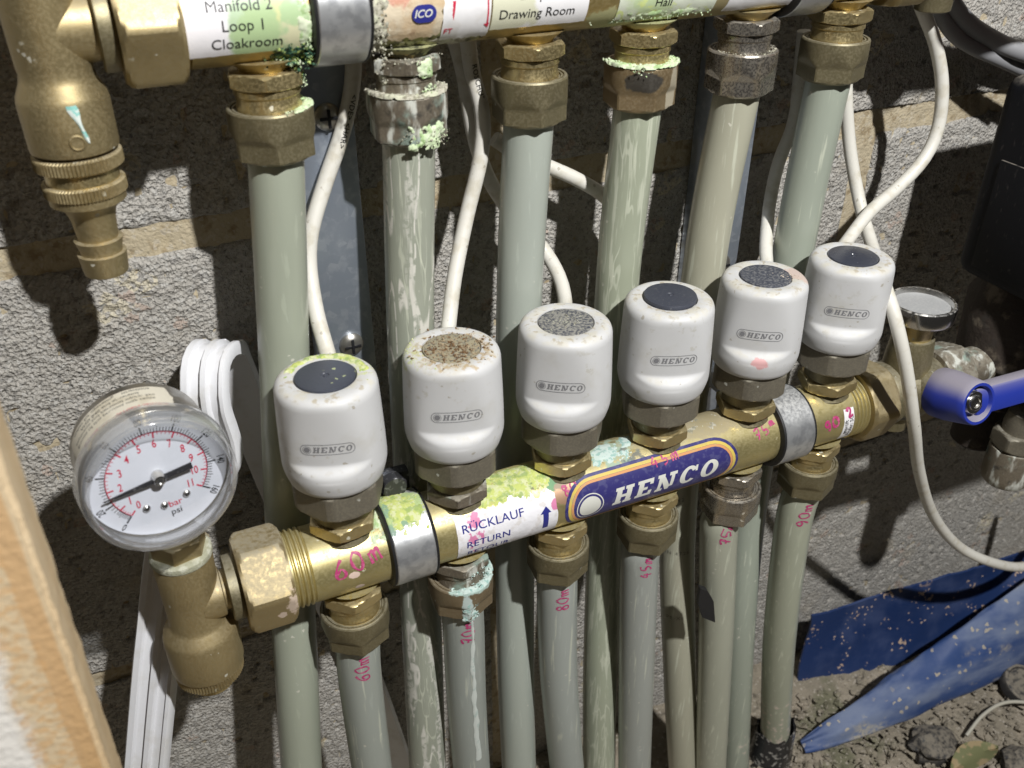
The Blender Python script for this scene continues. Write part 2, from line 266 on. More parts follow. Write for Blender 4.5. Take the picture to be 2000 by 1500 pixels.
def glass_mat(name, refl=.10, tint=(.97, .98, 1)):
    m = bpy.data.materials.new(name); m.use_nodes = True; nt = m.node_tree; nt.nodes.clear()
    out = nt.nodes.new('ShaderNodeOutputMaterial'); tr = nt.nodes.new('ShaderNodeBsdfTransparent'); tr.inputs[0].default_value = (*tint, 1)
    gl = nt.nodes.new('ShaderNodeBsdfGlossy'); gl.inputs['Roughness'].default_value = .06; gl.inputs['Color'].default_value = (1, 1, 1, 1)
    lw = nt.nodes.new('ShaderNodeLayerWeight'); lw.inputs[0].default_value = .35
    mp = nt.nodes.new('ShaderNodeMapRange'); nt.links.new(lw.outputs['Facing'], mp.inputs[0]); mp.inputs[3].default_value = refl*.5; mp.inputs[4].default_value = min(1, refl*6)
    mx = nt.nodes.new('ShaderNodeMixShader'); nt.links.new(mp.outputs[0], mx.inputs[0]); nt.links.new(tr.outputs[0], mx.inputs[1]); nt.links.new(gl.outputs[0], mx.inputs[2])
    nt.links.new(mx.outputs[0], out.inputs[0]); return m
M['lens'] = glass_mat('clear_acrylic', .06)
def bezel_mat():
    m = glass_mat('clear_bezel', .16, (.93, .94, .95)); nt = m.node_tree; out = [n for n in nt.nodes if n.type == 'OUTPUT_MATERIAL'][0]
    src = out.inputs[0].links[0].from_socket; df = nt.nodes.new('ShaderNodeBsdfDiffuse'); df.inputs[0].default_value = (.75, .76, .78, 1)
    lw = nt.nodes.new('ShaderNodeLayerWeight'); lw.inputs[0].default_value = .4; mp = nt.nodes.new('ShaderNodeMapRange'); nt.links.new(lw.outputs['Facing'], mp.inputs[0]); mp.inputs[3].default_value = .05; mp.inputs[4].default_value = .2
    mx = nt.nodes.new('ShaderNodeMixShader'); nt.links.new(mp.outputs[0], mx.inputs[0]); nt.links.new(src, mx.inputs[1]); nt.links.new(df.outputs[0], mx.inputs[2]); nt.links.new(mx.outputs[0], out.inputs[0]); return m
M['bezel'] = bezel_mat()

# ------------------------------------------------------------------ mesh helpers
BASE = {}
_b = bmesh.new(); bmesh.ops.create_icosphere(_b, subdivisions=1, radius=1); _b.verts.index_update()
ICO = ([tuple(v.co) for v in _b.verts], [tuple(v.index for v in f.verts) for f in _b.faces]); _b.free()
def cg(): return max(-1.15, min(1.15, rnd.gauss(0, .55)))
class MB:
    def __init__(s): s.v = []; s.f = []
    def add(s, v, f):
        o = len(s.v); s.v.extend(tuple(map(float, p)) for p in v); s.f.extend(tuple(i+o for i in q) for q in f); return s
    def grid(s, P, close_u=False):
        h, wd = len(P), len(P[0]); o = len(s.v)
        for r in P: s.v.extend(tuple(map(float, p)) for p in r)
        for i in range(h-1):
            for j in range(wd if close_u else wd-1):
                a = o+i*wd+j; b = o+i*wd+(j+1) % wd; s.f.append((a, b, b+wd, a+wd))
        return o
    def polar(s, rings, n=48, M4=None, cap=True):
        "rings: (z, r) or (z, func(th)); th=0 faces -y; local z axis"
        P = []
        for z, r in rings:
            row = []
            for i in range(n):
                th = 2*PI*i/n; q = r(th) if callable(r) else r
                row.append((q*math.sin(th), -q*math.cos(th), z))
            P.append(row)
        if M4 is not None: P = [[tuple(M4 @ Vector(p)) for p in row] for row in P]
        wd = n; o = s.grid(P, True)
        if cap:
            s.f.append(tuple(o+n-1-i for i in range(n))); q = o+(len(P)-1)*wd; s.f.append(tuple(q+i for i in range(n)))
        return s
    def tube(s, pts, R, n=20, cap=True):
        fr = frames(pts); P = []
        for k, (p, t, nn, b) in enumerate(fr):
            r = R[k] if hasattr(R, '__len__') else R
            P.append([p + r*(math.cos(2*PI*i/n)*nn + math.sin(2*PI*i/n)*b) for i in range(n)])
        o = s.grid(P, True)
        if cap: s.f.append(tuple(o+i for i in range(n))[::-1]); q = o+(len(P)-1)*n; s.f.append(tuple(q+i for i in range(n)))
        return s
    def box(s, x0, x1, y0, y1, z0, z1, bev=.6, M4=None, seg=2):
        bm = bmesh.new(); bmesh.ops.create_cube(bm, size=1)
        for v in bm.verts: v.co = Vector(((x0+x1)/2+v.co.x*(x1-x0), (y0+y1)/2+v.co.y*(y1-y0), (z0+z1)/2+v.co.z*(z1-z0)))
        if bev: bmesh.ops.bevel(bm, geom=list(bm.edges), offset=bev, segments=seg, affect='EDGES', profile=.5)
        s.bm(bm, M4); return s
    def bm(s, bm, M4=None, fn=None):
        bm.verts.index_update(); o = len(s.v)
        for v in bm.verts:
            c = v.co if M4 is None else M4 @ v.co
            s.v.append(tuple(fn(c) if fn else c))
        for f in bm.faces: s.f.append(tuple(o+v.index for v in f.verts))
        bm.free()
    def lump(s, c, r, sub=1, amp=.35, sq=(1, 1, 1)):
        if sub == 1:
            k = rnd.random()*6.3; cs, sn = math.cos(k), math.sin(k); q = [1+amp*rnd.uniform(-1, 1) for _ in ICO[0]]
            s.add([(c[0]+(x*cs-y*sn)*r*w_*sq[0], c[1]+(x*sn+y*cs)*r*w_*sq[1], c[2]+z*r*w_*sq[2]) for (x, y, z), w_ in zip(ICO[0], q)], ICO[1]); return
        bm = bmesh.new(); bmesh.ops.create_icosphere(bm, subdivisions=sub, radius=1)
        off = Vector((rnd.random()*50, rnd.random()*50, rnd.random()*50)); rot = Matrix.Rotation(rnd.random()*6.3, 3, Vector((rnd.random()-.5, rnd.random()-.5, rnd.random()-.5)).normalized())
        for v in bm.verts:
            q = v.co*(1+amp*2*mnoise.noise(v.co*1.7+off)); q = rot @ q
            v.co = Vector((c[0]+q.x*r*sq[0], c[1]+q.y*r*sq[1], c[2]+q.z*r*sq[2]))
        s.bm(bm)
    def build(s, name, m, parent=None, base=None, ang=35, kind=None, label=None):
        b = BASE[parent.name] if parent is not None else (base or (0, 0, 0))
        a = np.array(s.v, float)
        a = (a-np.array(b))*S
        me = bpy.data.meshes.new(name); me.from_pydata(a.tolist(), [], s.f); me.validate()
        bmm = bmesh.new(); bmm.from_mesh(me); bmesh.ops.recalc_face_normals(bmm, faces=list(bmm.faces)); bmm.to_mesh(me); bmm.free()
        me.shade_smooth(); me.set_sharp_from_angle(angle=math.radians(ang)); me.materials.append(m)
        o = bpy.data.objects.new(name, me); C.objects.link(o)
        if parent is not None: o.parent = parent
        else: o.location = tuple(x*S for x in b)
        BASE[o.name] = b
        if kind: o['kind'] = kind
        if label: o['label'] = label
        return o
def tag(o, label, cat, group=None):
    o['label'] = label; o['category'] = cat
    if group: o['group'] = group
    return o
def thing(name, base, label, cat, group=None):
    o = bpy.data.objects.new(name, None); C.objects.link(o); o.location = tuple(float(x)*S for x in base); o.empty_display_size = .01
    BASE[o.name] = tuple(float(x) for x in base); return tag(o, label, cat, group)
def cp(o, parent, dx=(0, 0, 0), m=None, name=None):
    c = o.copy(); C.objects.link(c); c.parent = parent; c.location = o.location + Vector(dx)*S
    if m is not None:
        c.data = o.data.copy(); c.data.materials.clear(); c.data.materials.append(m)
    BASE[c.name] = BASE[o.name]
    return c
def crom(pts, step=3.0):
    P = [np.array(p, float) for p in pts]; P = [2*P[0]-P[1]] + P + [2*P[-1]-P[-2]]; out = []
    for i in range(1, len(P)-2):
        n = max(2, int(np.linalg.norm(P[i+1]-P[i])/step))
        for k in range(n):
            t = k/n; a, b, c, d = P[i-1:i+3]
            out.append(.5*(2*b+(c-a)*t+(2*a-5*b+4*c-d)*t*t+(3*b-a-3*c+d)*t**3))
    out.append(P[-2]); return out
def frames(pts):
    out = []; n = len(pts); ref = np.array([0, -1.0, 0])
    for i in range(n):
        t = pts[min(i+1, n-1)]-pts[max(i-1, 0)]; t = t/np.linalg.norm(t)
        nn = ref-t*(ref@t); l = np.linalg.norm(nn)
        if l > .15: nn = nn/l; 
        else: nn = np.array([1.0, 0, 0])-t*t[0]; nn /= np.linalg.norm(nn)
        out.append((pts[i], t, nn, np.cross(t, nn)))
    return out
def surf(pts, R):
    "maps (s, a): s = mm along the path from its start, a = mm round the front, to the right seen from in front"
    fr = frames(pts); L = [0]
    for i in range(1, len(pts)): L.append(L[-1]+np.linalg.norm(pts[i]-pts[i-1]))
    def f(s_, a_, off=.12):
        i = min(max(int(np.searchsorted(L, s_))-1, 0), len(pts)-2); k = (s_-L[i])/(L[i+1]-L[i])
        p = pts[i]*(1-k)+pts[i+1]*k; _, t, nn, b = fr[i]
        sg = 1 if b[0] > 0 else -1
        an = a_/R*sg
        return p+(R+off)*(math.cos(an)*nn+math.sin(an)*b)
    return f
def hexf(af, lim, rot=0.0, rc=None):
    mx = rc or 1e9
    return lambda th: min(af/2/math.cos(((th+rot) % (PI/3))-PI/6), lim, mx)
def hexnut(z0, z1, af, ch=1.6, rot=0.0, rin=None, rc=None):
    "rings of a hexagon nut with chamfered corners"
    c = af/2*1.1547; R = []
    for k in (0, .35, .7, 1): R.append((z0+ch*k, hexf(af, af/2*.99+(c-af/2*.99)*k**.7, rot, rc)))
    for k in (1, .7, .35, 0): R.append((z1-ch*k, hexf(af, af/2*.99+(c-af/2*.99)*k**.7, rot, rc)))
    if rin: R = [(z0, rin)]+R+[(z1, rin)]
    return R
AXX = Matrix.Rotation(PI/2, 4, 'Y')     # local z -> world x
def MX(x, y, z): return Matrix.Translation((x, y, z)) @ AXX

# text ------------------------------------------------------------
def text2d(body, size, bold=0.0, space=1.0, line=1.0, sx=1.0, shear=0):
    cu = bpy.data.curves.new('t', 'FONT'); cu.body = body; cu.size = size; cu.align_x = 'CENTER'; cu.align_y = 'CENTER'
    cu.offset = bold*size; cu.space_character = space; cu.space_line = line; cu.resolution_u = 3; cu.shear = shear
    ob = bpy.data.objects.new('t', cu); C.objects.link(ob); dg = bpy.context.evaluated_depsgraph_get()
    me = bpy.data.meshes.new_from_object(ob.evaluated_get(dg)); bpy.data.objects.remove(ob); bpy.data.curves.remove(cu)
    V = [(v.co.x*sx, v.co.y) for v in me.vertices]; F = [tuple(p.vertices) for p in me.polygons]; bpy.data.meshes.remove(me); return V, F
def place(mb, VF, fn, cut=1.2, rot=0.0, org=(0, 0)):
    bm = bmesh.new(); c, s_ = math.cos(rot), math.sin(rot); vs = [bm.verts.new((x*c-y*s_+org[0], x*s_+y*c+org[1], 0)) for x, y in VF[0]]
    for f in VF[1]:
        try: bm.faces.new([vs[i] for i in f])
        except ValueError: pass
    if cut and vs:
        for ax in (0, 1):
            a = min(v.co[ax] for v in bm.verts); b = max(v.co[ax] for v in bm.verts); k = a+cut
            no = Vector((1, 0, 0)) if ax == 0 else Vector((0, 1, 0))
            while k < b:
                bmesh.ops.bisect_plane(bm, geom=list(bm.verts)+list(bm.edges)+list(bm.faces), plane_co=no*k, plane_no=no); k += cut
    mb.bm(bm, None, lambda q: fn(q.x, q.y)); return mb
def rectVF(x0, x1, y0, y1): return [(x0, y0), (x1, y0), (x1, y1), (x0, y1)], [(0, 1, 2, 3)]
def capsule(cx, cy, hx, hy, n=14):
    V = []
    for i in range(n+1): a = -PI/2+PI*i/n; V.append((cx+hx-hy+hy*math.cos(a), cy+hy*math.sin(a)))
    for i in range(n+1): a = PI/2+PI*i/n; V.append((cx-hx+hy+hy*math.cos(a), cy+hy*math.sin(a)))
    return V, [tuple(range(len(V)))]
def ringVF(fo, fi):
    n = len(fo[0]); return fo[0]+fi[0], [(i, (i+1) % n, n+(i+1) % n, n+i) for i in range(n)]
def circ(cx, cy, r, n=28, ry=None):
    V = [(cx+r*math.cos(2*PI*i/n), cy+(ry or r)*math.sin(2*PI*i/n)) for i in range(n)]; return V, [tuple(range(n))]
def joinVF(*L):
    V, F = [], []
    for v, f in L:
        o = len(V); V += v; F += [tuple(i+o for i in q) for q in f]
    return V, F
def henco(h, width, shear=.22):
    "five slab-serif italic capitals, centred"
    sl = .17
    def R(x0, x1, y0, y1): return rectVF(x0, x1, y0, y1)
    x = 0.0; L = []
    # H
    L += [R(x, x+.38, 0, sl), R(x, x+.38, 1-sl, 1), R(x+.07, x+.31, sl, 1-sl), R(x+.46, x+.84, 0, sl), R(x+.46, x+.84, 1-sl, 1), R(x+.53, x+.77, sl, 1-sl), R(x+.31, x+.53, .42, .58)]; x += 1.02
    # E
    L += [R(x, x+.74, 0, sl), R(x, x+.74, 1-sl, 1), R(x+.07, x+.31, sl, 1-sl), R(x+.31, x+.50, .42, .58), R(x+.58, x+.74, sl, .33), R(x+.58, x+.74, .69, 1-sl)]; x += .94
    # N
    L += [R(x, x+.34, 0, sl), R(x+.07, x+.23, sl, 1-sl), R(x+.56, x+.92, 1-sl, 1), R(x+.66, x+.82, sl, 1-sl), R(x, x+.34, 1-sl, 1), ([(x+.23, 1-sl), (x+.36, 1-sl), (x+.66, sl+.06), (x+.66, 0), (x+.50, 0), (x+.23, .58)], [(0, 1, 2, 3, 4, 5)])]; x += 1.12
    # C, O
    for ch in 'CO':
        n = 26; a0, a1 = (.19*PI, 1.78*PI) if ch == 'C' else (0, 2*PI); V, F = [], []
        for i in range(n+1):
            a = a0+(a1-a0)*i/n; V += [(x+.42+.42*math.cos(a), .5+.52*math.sin(a)), (x+.42+.17*math.cos(a), .5+.35*math.sin(a))]
            if i: F.append((2*i-2, 2*i, 2*i+1, 2*i-1))
        L.append((V, F))
        if ch == 'C': L.append(R(x+.70, x+.80, .66, .98))
        x += 1.02
    V, F = joinVF(*L); tot = x-.18
    return [((a-tot/2)*width/tot+(b-.5)*shear*h, (b-.5)*h) for a, b in V], F
HAND = {'6': [[(.7, 1), (.35, .75), (.1, .35), (.2, .05), (.55, .02), (.7, .25), (.5, .48), (.2, .35)]], '0': [[(.4, 1), (.1, .7), (.1, .25), (.4, 0), (.7, .3), (.7, .75), (.42, 1.02)]],
        'm': [[(.05, .6), (.1, 0)], [(.08, .45), (.3, .62), (.38, .02)], [(.38, .45), (.6, .62), (.72, 0)]], '7': [[(.1, .95), (.7, 1), (.3, 0)], [(.2, .5), (.62, .52)]],
        '8': [[(.6, .85), (.3, 1), (.15, .75), (.6, .35), (.5, .02), (.15, .1), (.2, .4), (.65, .8)]], '4': [[(.5, 1), (.1, .4), (.75, .4)], [(.55, .65), (.5, 0)]], '5': [[(.7, 1), (.25, .97), (.2, .55), (.6, .5), (.65, .15), (.2, 0)]],
        '9': [[(.65, .8), (.35, 1), (.1, .75), (.35, .5), (.65, .7), (.6, .3), (.4, 0)]], '2': [[(.1, .8), (.4, 1), (.65, .75), (.1, 0), (.7, .05)]], 'H': [[(.1, 1), (.1, 0)], [(.1, .5), (.6, .5)], [(.62, 1), (.6, 0)]]}
def scrawl(mb, word, h, fn, wd=.8, adv=.85, rot=0.0, org=(0, 0)):
    "marker-pen strokes laid on a surface fn(x, y, off)"
    x = -len(word)*adv*h/2; c, s_ = math.cos(rot), math.sin(rot); q = 0
    for ch in word:
        for st in HAND.get(ch, []):
            p = [np.array((a*h*.85+x+rnd.uniform(-.04, .04)*h, (b-.5)*h+rnd.uniform(-.04, .04)*h, 0)) for a, b in st]
            p = crom(p, .35) if len(p) > 2 else crom(p, .35)
            q += 1; row = []
            for i, a in enumerate(p):
                t = p[min(i+1, len(p)-1)]-p[max(i-1, 0)]; t = t/(np.linalg.norm(t)+1e-9); nn = np.array((-t[1], t[0], 0))
                ww = wd*(.42+.13*math.sin(i*.4+q)); off = .10+.02*q+.0015*i
                r = []
                for k in (1, 0, -1):
                    z = a+nn*ww*k; r.append(fn(z[0]*c-z[1]*s_+org[0], z[0]*s_+z[1]*c+org[1], off))
                row.append(r)
            mb.grid(row)
        x += adv*h
    return mb
def tubefn(y0, z0, R):
    "x = along the tube, h = arc height above the front line"
    def f(x, h, off=.12): a = h/R; return (x, y0-(R+off)*math.cos(a), z0+(R+off)*math.sin(a))
    return f
def patch(mb, x0, x1, a0, a1, fn, off=.08, th=.12, rag=(0, 0, 0, 0), nx=40, na=16, seed=0):
    "paper label bent round a tube; rag = raggedness in mm of left, right, bottom, top edges"
    def N(k, s_): return mnoise.noise(Vector((k*.9, s_*7.3+seed, .3)))+.5*mnoise.noise(Vector((k*2.7, s_*3.1+seed, 5.3)))
    P, Q = [], []
    for j in range(na+1):
        rp, rq = [], []
        for i in range(nx+1):
            u, v = i/nx, j/na; l = x0+rag[0]*N(v*6, 1); r = x1+rag[1]*N(v*6, 2); b = a0+rag[2]*N(u*12, 3); t = a1+rag[3]*N(u*12, 4)
            x = l+(r-l)*u; a = b+(t-b)*v; bu = .25*mnoise.noise(Vector((x*.2, a*.2, seed)))*min(1, rag[3]+rag[2]); rp.append(fn(x, a, off+th+max(0, bu))); rq.append(fn(x, a, off))
        P.append(rp); Q.append(rq)
    mb.grid(P)
    e = P[0]+[r[-1] for r in P]+P[-1][::-1]+[r[0] for r in P][::-1]; g = Q[0]+[r[-1] for r in Q]+Q[-1][::-1]+[r[0] for r in Q][::-1]
    mb.grid([e, g]); return mb

# ================================================================== SETTING
WY = 80.0; FZ = -316.0
def vnoise(x, y, seed):
    "vectorised value noise"
    xi = np.floor(x).astype(int); yi = np.floor(y).astype(int); xf = x-xi; yf = y-yi
    def h(a, b): n = (a*374761393+b*668265263+seed*974711) & 0x7fffffff; n = ((n ^ (n >> 13))*1274126177) & 0x7fffffff; return ((n ^ (n >> 16)) & 0xffff)/65535.0
    u = xf*xf*(3-2*xf); v = yf*yf*(3-2*yf)
    return (h(xi, yi)*(1-u)+h(xi+1, yi)*u)*(1-v)+(h(xi, yi+1)*(1-u)+h(xi+1, yi+1)*u)*v
def rough(x, z, seed=1):
    d = .6*vnoise(x/26, z/26, seed)+.5*vnoise(x/8, z/8, seed+1)+.55*vnoise(x/3.2, z/3.2, seed+2)+.4*vnoise(x/1.7, z/1.7, seed+6)
    p = vnoise(x/3.6+9, z/3.6, seed+3); return d-3.0*np.clip(p-.74, 0, 1)/.26
wall = MB()
def sheet(mb, x0, x1, z0, z1, y, seed, step=2.2, edge=0, amp=1.0):
    nx = max(2, int((x1-x0)/step)); nz = max(2, int((z1-z0)/step))
    X, Z = np.meshgrid(np.linspace(x0, x1, nx+1), np.linspace(z0, z1, nz+1))
    D = rough(X, Z, seed)*amp
    if edge:
        e = np.minimum(np.minimum(X-x0, x1-X), np.minimum(Z-z0, z1-Z))/edge
        e = e+ (vnoise(X/6, Z/6, seed+5)-.5)*1.2; k = np.clip(1-e, 0, 1); D = D-.6*k*k
        X = X+ (vnoise(Z/9, X*0+3, seed+8)-.5)*5*((X == x0) | (X == x1)); Z = Z+((vnoise(X/24, Z*0+5, seed+9)-.5)*11+(vnoise(X/5, Z*0+5, seed+12)-.5)*4)*((Z == z0) | (Z == z1))
    Y = y-D+1.0
    if edge:
        m = (X < 1e9)*0.0; b = np.zeros_like(Y, bool); b[0, :] = b[-1, :] = True; b[:, 0] = b[:, -1] = True; Y = np.where(b, y+6, Y)
    mb.grid(np.stack([X, Y, Z], -1).tolist()); return mb
wallobj = sheet(MB(), -420, 800, -320, 480, WY+1.2, 11, 3.0, 0, .7).build('wall', M['mortar'], ang=180); wallobj['kind'] = 'structure'
BASE[wallobj.name] = (0, 0, 0)
J = 6.0
for zc, off in ((4.5, 326), (229.5, 106), (-220.5, 106)):
    for xc in (off-440, off, off-880 if off < 200 else off+440, off+440):
        x0, x1 = xc+J-(150 if xc == -114 else 0), xc+440-J; z0, z1 = zc-112.5+(3 if zc == 4.5 else J), zc+112.5-(3 if zc < 0 else J)
        z0 = max(z0, -318); x0 = max(x0, -410); x1 = min(x1, 790)
        if zc < 0 and xc == 106: x1 = 790
        if x1-x0 < 30 or (zc < 0 and xc == 546): continue
        if any(abs(x0-q[0]) < 1 and abs(z0-q[1]) < 1 for q in BASE.get('_b', [])): continue
        BASE.setdefault('_b', []).append((x0, z0))
        fine = 1.5 if x0 < 520 and zc < 300 else 4
        sheet(MB(), x0, x1, z0, z1, WY, int(xc+900+zc), fine, 5).build('concrete_block', M['block'], wallobj, ang=180)
mb = MB(); nx, ny = 200, 130
X, Y = np.meshgrid(np.linspace(-420, 800, nx+1), np.linspace(-420, WY+6, ny+1)); Z = FZ+rough(X, Y, 77)*2.2+6*vnoise(X/45, Y/45, 5)+np.clip((Y-35)/20, 0, 1)*5-6
mb.grid(np.stack([X, Y, Z], -1).tolist()); fl = mb.build('ground', M['floor'], ang=180); fl['kind'] = 'structure'

# ================================================================== MANIFOLDS
pitch = [50*k for k in range(6)]
UY, UZ = 36.0, 208.0
def tube_rings(x0, x1, R, th0, th1):
    r = []
    def thread(a, b):
        x = a; n = max(1, round((b-a)/2.3))
        for i in range(n):
            q = a+i*(b-a)/n; d = (b-a)/n; r.extend([(q, R-.6), (q+d*.3, R+.45), (q+d*.6, R+.45), (q+d*.9, R-.6)])
    thread(*th0); r.append((th0[1]+.4, R)); r.append((th1[0]-.4, R)); thread(*th1); return r
def make_manifold(y0, z0, low, label):
    t = thing('return_manifold' if low else 'supply_manifold', (118, y0, z0-16), label, 'manifold')
    MB().polar(tube_rings(-26, 269, 16, (-26, -17.5) if low else (-26, -26.5+2), (260, 269)), 56, MX(0, y0, z0)).build('tube', M['tube' if low else 'uptube'], t, ang=25)
    un = MB().polar([(x, f) for x, f in hexnut(-44.5, -25.5, 37, 3, .227 if low else .035, 13, 20.8)], 96, MX(0, y0, z0)).build('union_nut', M['hexplaster' if low else 'brass'], t, ang=22)
    # outlets below
    hx = MB().polar(hexnut(-23.5, -18.2, 24, 1.0, .2, 9), 72, Matrix.Translation((0, y0, z0))).build('outlet_hexagon', M['brass_bright'], t, ang=22)
    sd = MB().polar([(-18.4, 8.6), (-17.2, 9.0), (-16, 10.5), (-14.2, 13)], 40, Matrix.Translation((0, y0, z0))).build('outlet_boss', M['tube' if low else 'uptube'], t)
    nk = MB().polar([(-33, 11.2), (-30, 11.2), (-29.2, 10.9), (-26.5, 10.9), (-26, 11.4), (-24, 11.4), (-23.6, 9)], 48, Matrix.Translation((0, y0, z0))).build('outlet_neck', M['brass_bright'], t)
    def nutr(z):
        return lambda th: min(14.9, (13.0+max(0, (z+41.5))*.55)/math.cos(((th+.1) % (PI/3))-PI/6))
    R = [(-48.5, 10.4), (-48.8, 11.8), (-48.0, 12.9)]+[(-47.4+.55*i, nutr(-47.4+.55*i)) for i in range(16)]
    R += [(-38, 14.9), (-33, 14.9), (-31.3, 14.8), (-30.7, 14.4), (-30.5, 14.0), (-30.7, 13.4), (-31.3, 13.2), (-31.4, 12.9), (-30.9, 12.7), (-30.9, 12.1), (-31.6, 11.9), (-31.7, 10.6)]
    nt_ = MB().polar(R, 96, Matrix.Translation((0, y0, z0))).build('compression_nut', M['bronze'], t, ang=28)
    mats = {('l', 1): 'nut2low', ('l', 4): 'smoked', ('u', 1): 'tarn', ('u', 3): 'nut4', ('u', 4): 'smoked'}
    hm = {('u', 1): 'tarn', ('l', 1): 'tarn', ('l', 4): 'smoked', ('u', 4): 'smoked'}
    for k in range(1, 6):
        key = ('l' if low else 'u', k)
        for o in (hx, sd, nk, nt_):
            m = None
            if o is nt_ and key in mats: m = M[mats[key]]
            if o in (hx, nk) and key in hm: m = M[hm[key]]
            c = cp(o, t, (50*k, 0, 0), m)
    if low:
        vh = MB().polar(hexnut(16.8, 22.6, 25, 1.1, .35, 10), 72, Matrix.Translation((0, y0, z0))).build('valve_hexagon', M['brass_bright'], t, ang=22)
        vn = MB().polar([(13, 12), (15.5, 10.6), (17, 10.2), (22, 10.4), (23, 11.6), (30.6, 11.6), (31.5, 10)], 48, Matrix.Translation((0, y0, z0))).build('valve_neck', M['bronze'], t)
        for k in range(1, 6): cp(vh, t, (50*k, 0, 0), M['tarn'] if k == 1 else None); cp(vn, t, (50*k, 0, 0))
    else:
        for k in range(6):
            o = MB().polar([(13, 12), (16, 11), (22, 11), (22.5, 12.2), (29, 12.2), (30, 10)], 32, Matrix.Translation((50*k, y0, z0))).build('regulator_neck', M['brass_bright'], t)
    return t
lowman = make_manifold(0, 0, True, 'lower brass manifold with green crust and blue HENCO badge carrying the six white heads')
upman = make_manifold(UY, UZ, False, 'upper brass manifold along the top edge covered in stained paper labels')

# print on the lower manifold
fn = tubefn(0, 0, 16)
lab = patch(MB(), 43.6, 90.6, -10.5, 13.0, fn, .06, .14, (0.3, .3, 0, 4.2), 70, 20, 3).build('paper_label', M['paperwhite'], lowman, label='torn white label printed RÜCKLAUF RETURN RETOUR with blue arrow')
g = tubefn(0, 0, 16.22)
mb = MB()
for body, x, h, sz, wd in (('RÜCKLAUF', 60.3, 6.9, 5.4, 1.06), ('RETURN', 57.6, -1.2, 4.9, 1.1), ('RETOUR', 57.8, -7.2, 4.6, 1.1)):
    place(mb, text2d(body, sz, .006, 1.02, sx=wd), g, 1.0, 0, (x, h))
place(mb, ([(83.4, -5), (86.0, -5), (86.2, 3.4), (83.6, 3.4)], [(0, 1, 2, 3)]), g, 1.0); place(mb, ([(82.2, 3.3), (87.5, 3.3), (85.2, 6.6)], [(0, 1, 2)]), g, 1.0)
mb.build('lettering', M['blueink'], lab)
cx, hx_ = 140.6, 46.3; hc = .6
badge = place(MB(), capsule(cx, hc, hx_, 14.3), tubefn(0, 0, 16.06), 1.5).build('badge', M['purple'], lowman, label='dark blue capsule badge with rainbow border reading HENCO')
place(MB(), ringVF(capsule(cx, hc, hx_-1.5, 12.8), capsule(cx, hc, hx_-3.0, 11.3)), tubefn(0, 0, 16.12), 1.5).build('yellow_band', M['yellow'], badge)
place(MB(), ringVF(capsule(cx, hc, hx_-3.1, 11.2), capsule(cx, hc, hx_-4.3, 10.0)), tubefn(0, 0, 16.12), 1.5).build('orange_band', M['orange'], badge)
mb = MB(); place(mb, circ(107, -.6, 5.4), tubefn(0, 0, 16.15), 1.5); place(mb, ringVF(circ(107, -.6, 6.9), circ(107, -.6, 6.4)), tubefn(0, 0, 16.15), 1.5)
place(mb, henco(9.0, 56), tubefn(0, 0, 16.15), 1.5, 0, (147.4, .2)); mb.build('lettering', M['logowhite'], badge)
for wd_, h_, R_, pw, adv, ro, og in (('60m', 8.0, 16, 1.25, .95, .22, (1.5, 7.6)), ('75', 5.2, 16, .9, .9, .25, (202, 10.5)), ('m', 4, 16, 1.2, .9, .2, (209, 14)), ('45m', 5.5, 16.2, .9, 1.0, .1, (148, 12)), ('90', 6, 16, 1.6, .8, .3, (244, 4)), ('80', 5, 16, 1.1, .8, .3, (98.5, 11))):
    scrawl(MB(), wd_, h_, tubefn(0, 0, R_), pw, adv, ro, og).build('marker_writing', M['pink'], lowman)
lb2 = patch(MB(), 251.2, 257.6, -9, 9.5, fn, .06, .12, (.2, .2, .2, .2), 12, 14, 9).build('paper_label', M['paper'], lowman)
mb = MB(); place(mb, text2d('geprüft\nPrüfer: SG', 3.1, .01, sx=.95), g, .8, PI/2, (254.4, -.5)); mb.build('lettering', M['black'], lb2)
mb = MB(); scrawl(mb, '2', 4.5, g, 1.6, .8, .4, (255, 7.6)); mb.build('marker_writing', M['pink'], lb2)

# labels on the upper manifold
fu = tubefn(UY, UZ, 16); gu = tubefn(UY, UZ, 16.26)
def uplabel(x0, x1, a0, a1, m, rag, seed, txt, label):
    o = patch(MB(), x0, x1, a0, a1, fu, .06, .18, rag, 46, 18, seed).build('paper_label', M[m], upman, label=label)
    if txt:
        mb = MB()
        for body, x, h, sz in txt: place(mb, text2d(body, sz, .0, 1.0), gu, 1.0, -.02, (x, h))
        mb.build('lettering', M['black'], o)
    return o
uplabel(-25.8, 13.4, -10.7, 12, 'paper1', (0, .2, .2, 0), 1, (('Manifold 2', -8, 5.0, 4.9), ('Loop 1', -7.4, -.9, 4.9), ('Cloakroom', -6.8, -6.6, 4.9)), 'green stained label reading Manifold 2 Loop 1 Cloakroom')
o = uplabel(39, 58.5, -11.6, 12, 'paperbrown', (1.2, 2.5, 1.6, 0), 5, None, 'peeling brown sticker with a blue logo corner')
mb = MB(); place(mb, joinVF(capsule(52.5, -2.2, 4.4, 3.0)), tubefn(UY, UZ, 16.62), 1.2); mb.build('logo_patch', M['blueink'], o)
mb = MB(); place(mb, text2d('ICO', 3.6, .02, shear=.25), tubefn(UY, UZ, 16.72), 1.0, 0, (52.0, -2.2)); mb.build('lettering', M['logowhite'], o)
uplabel(59.5, 77.3, -14.3, 12, 'paper', (.3, .2, 1.0, 0), 8, None, 'worn white label beside the peeling sticker')
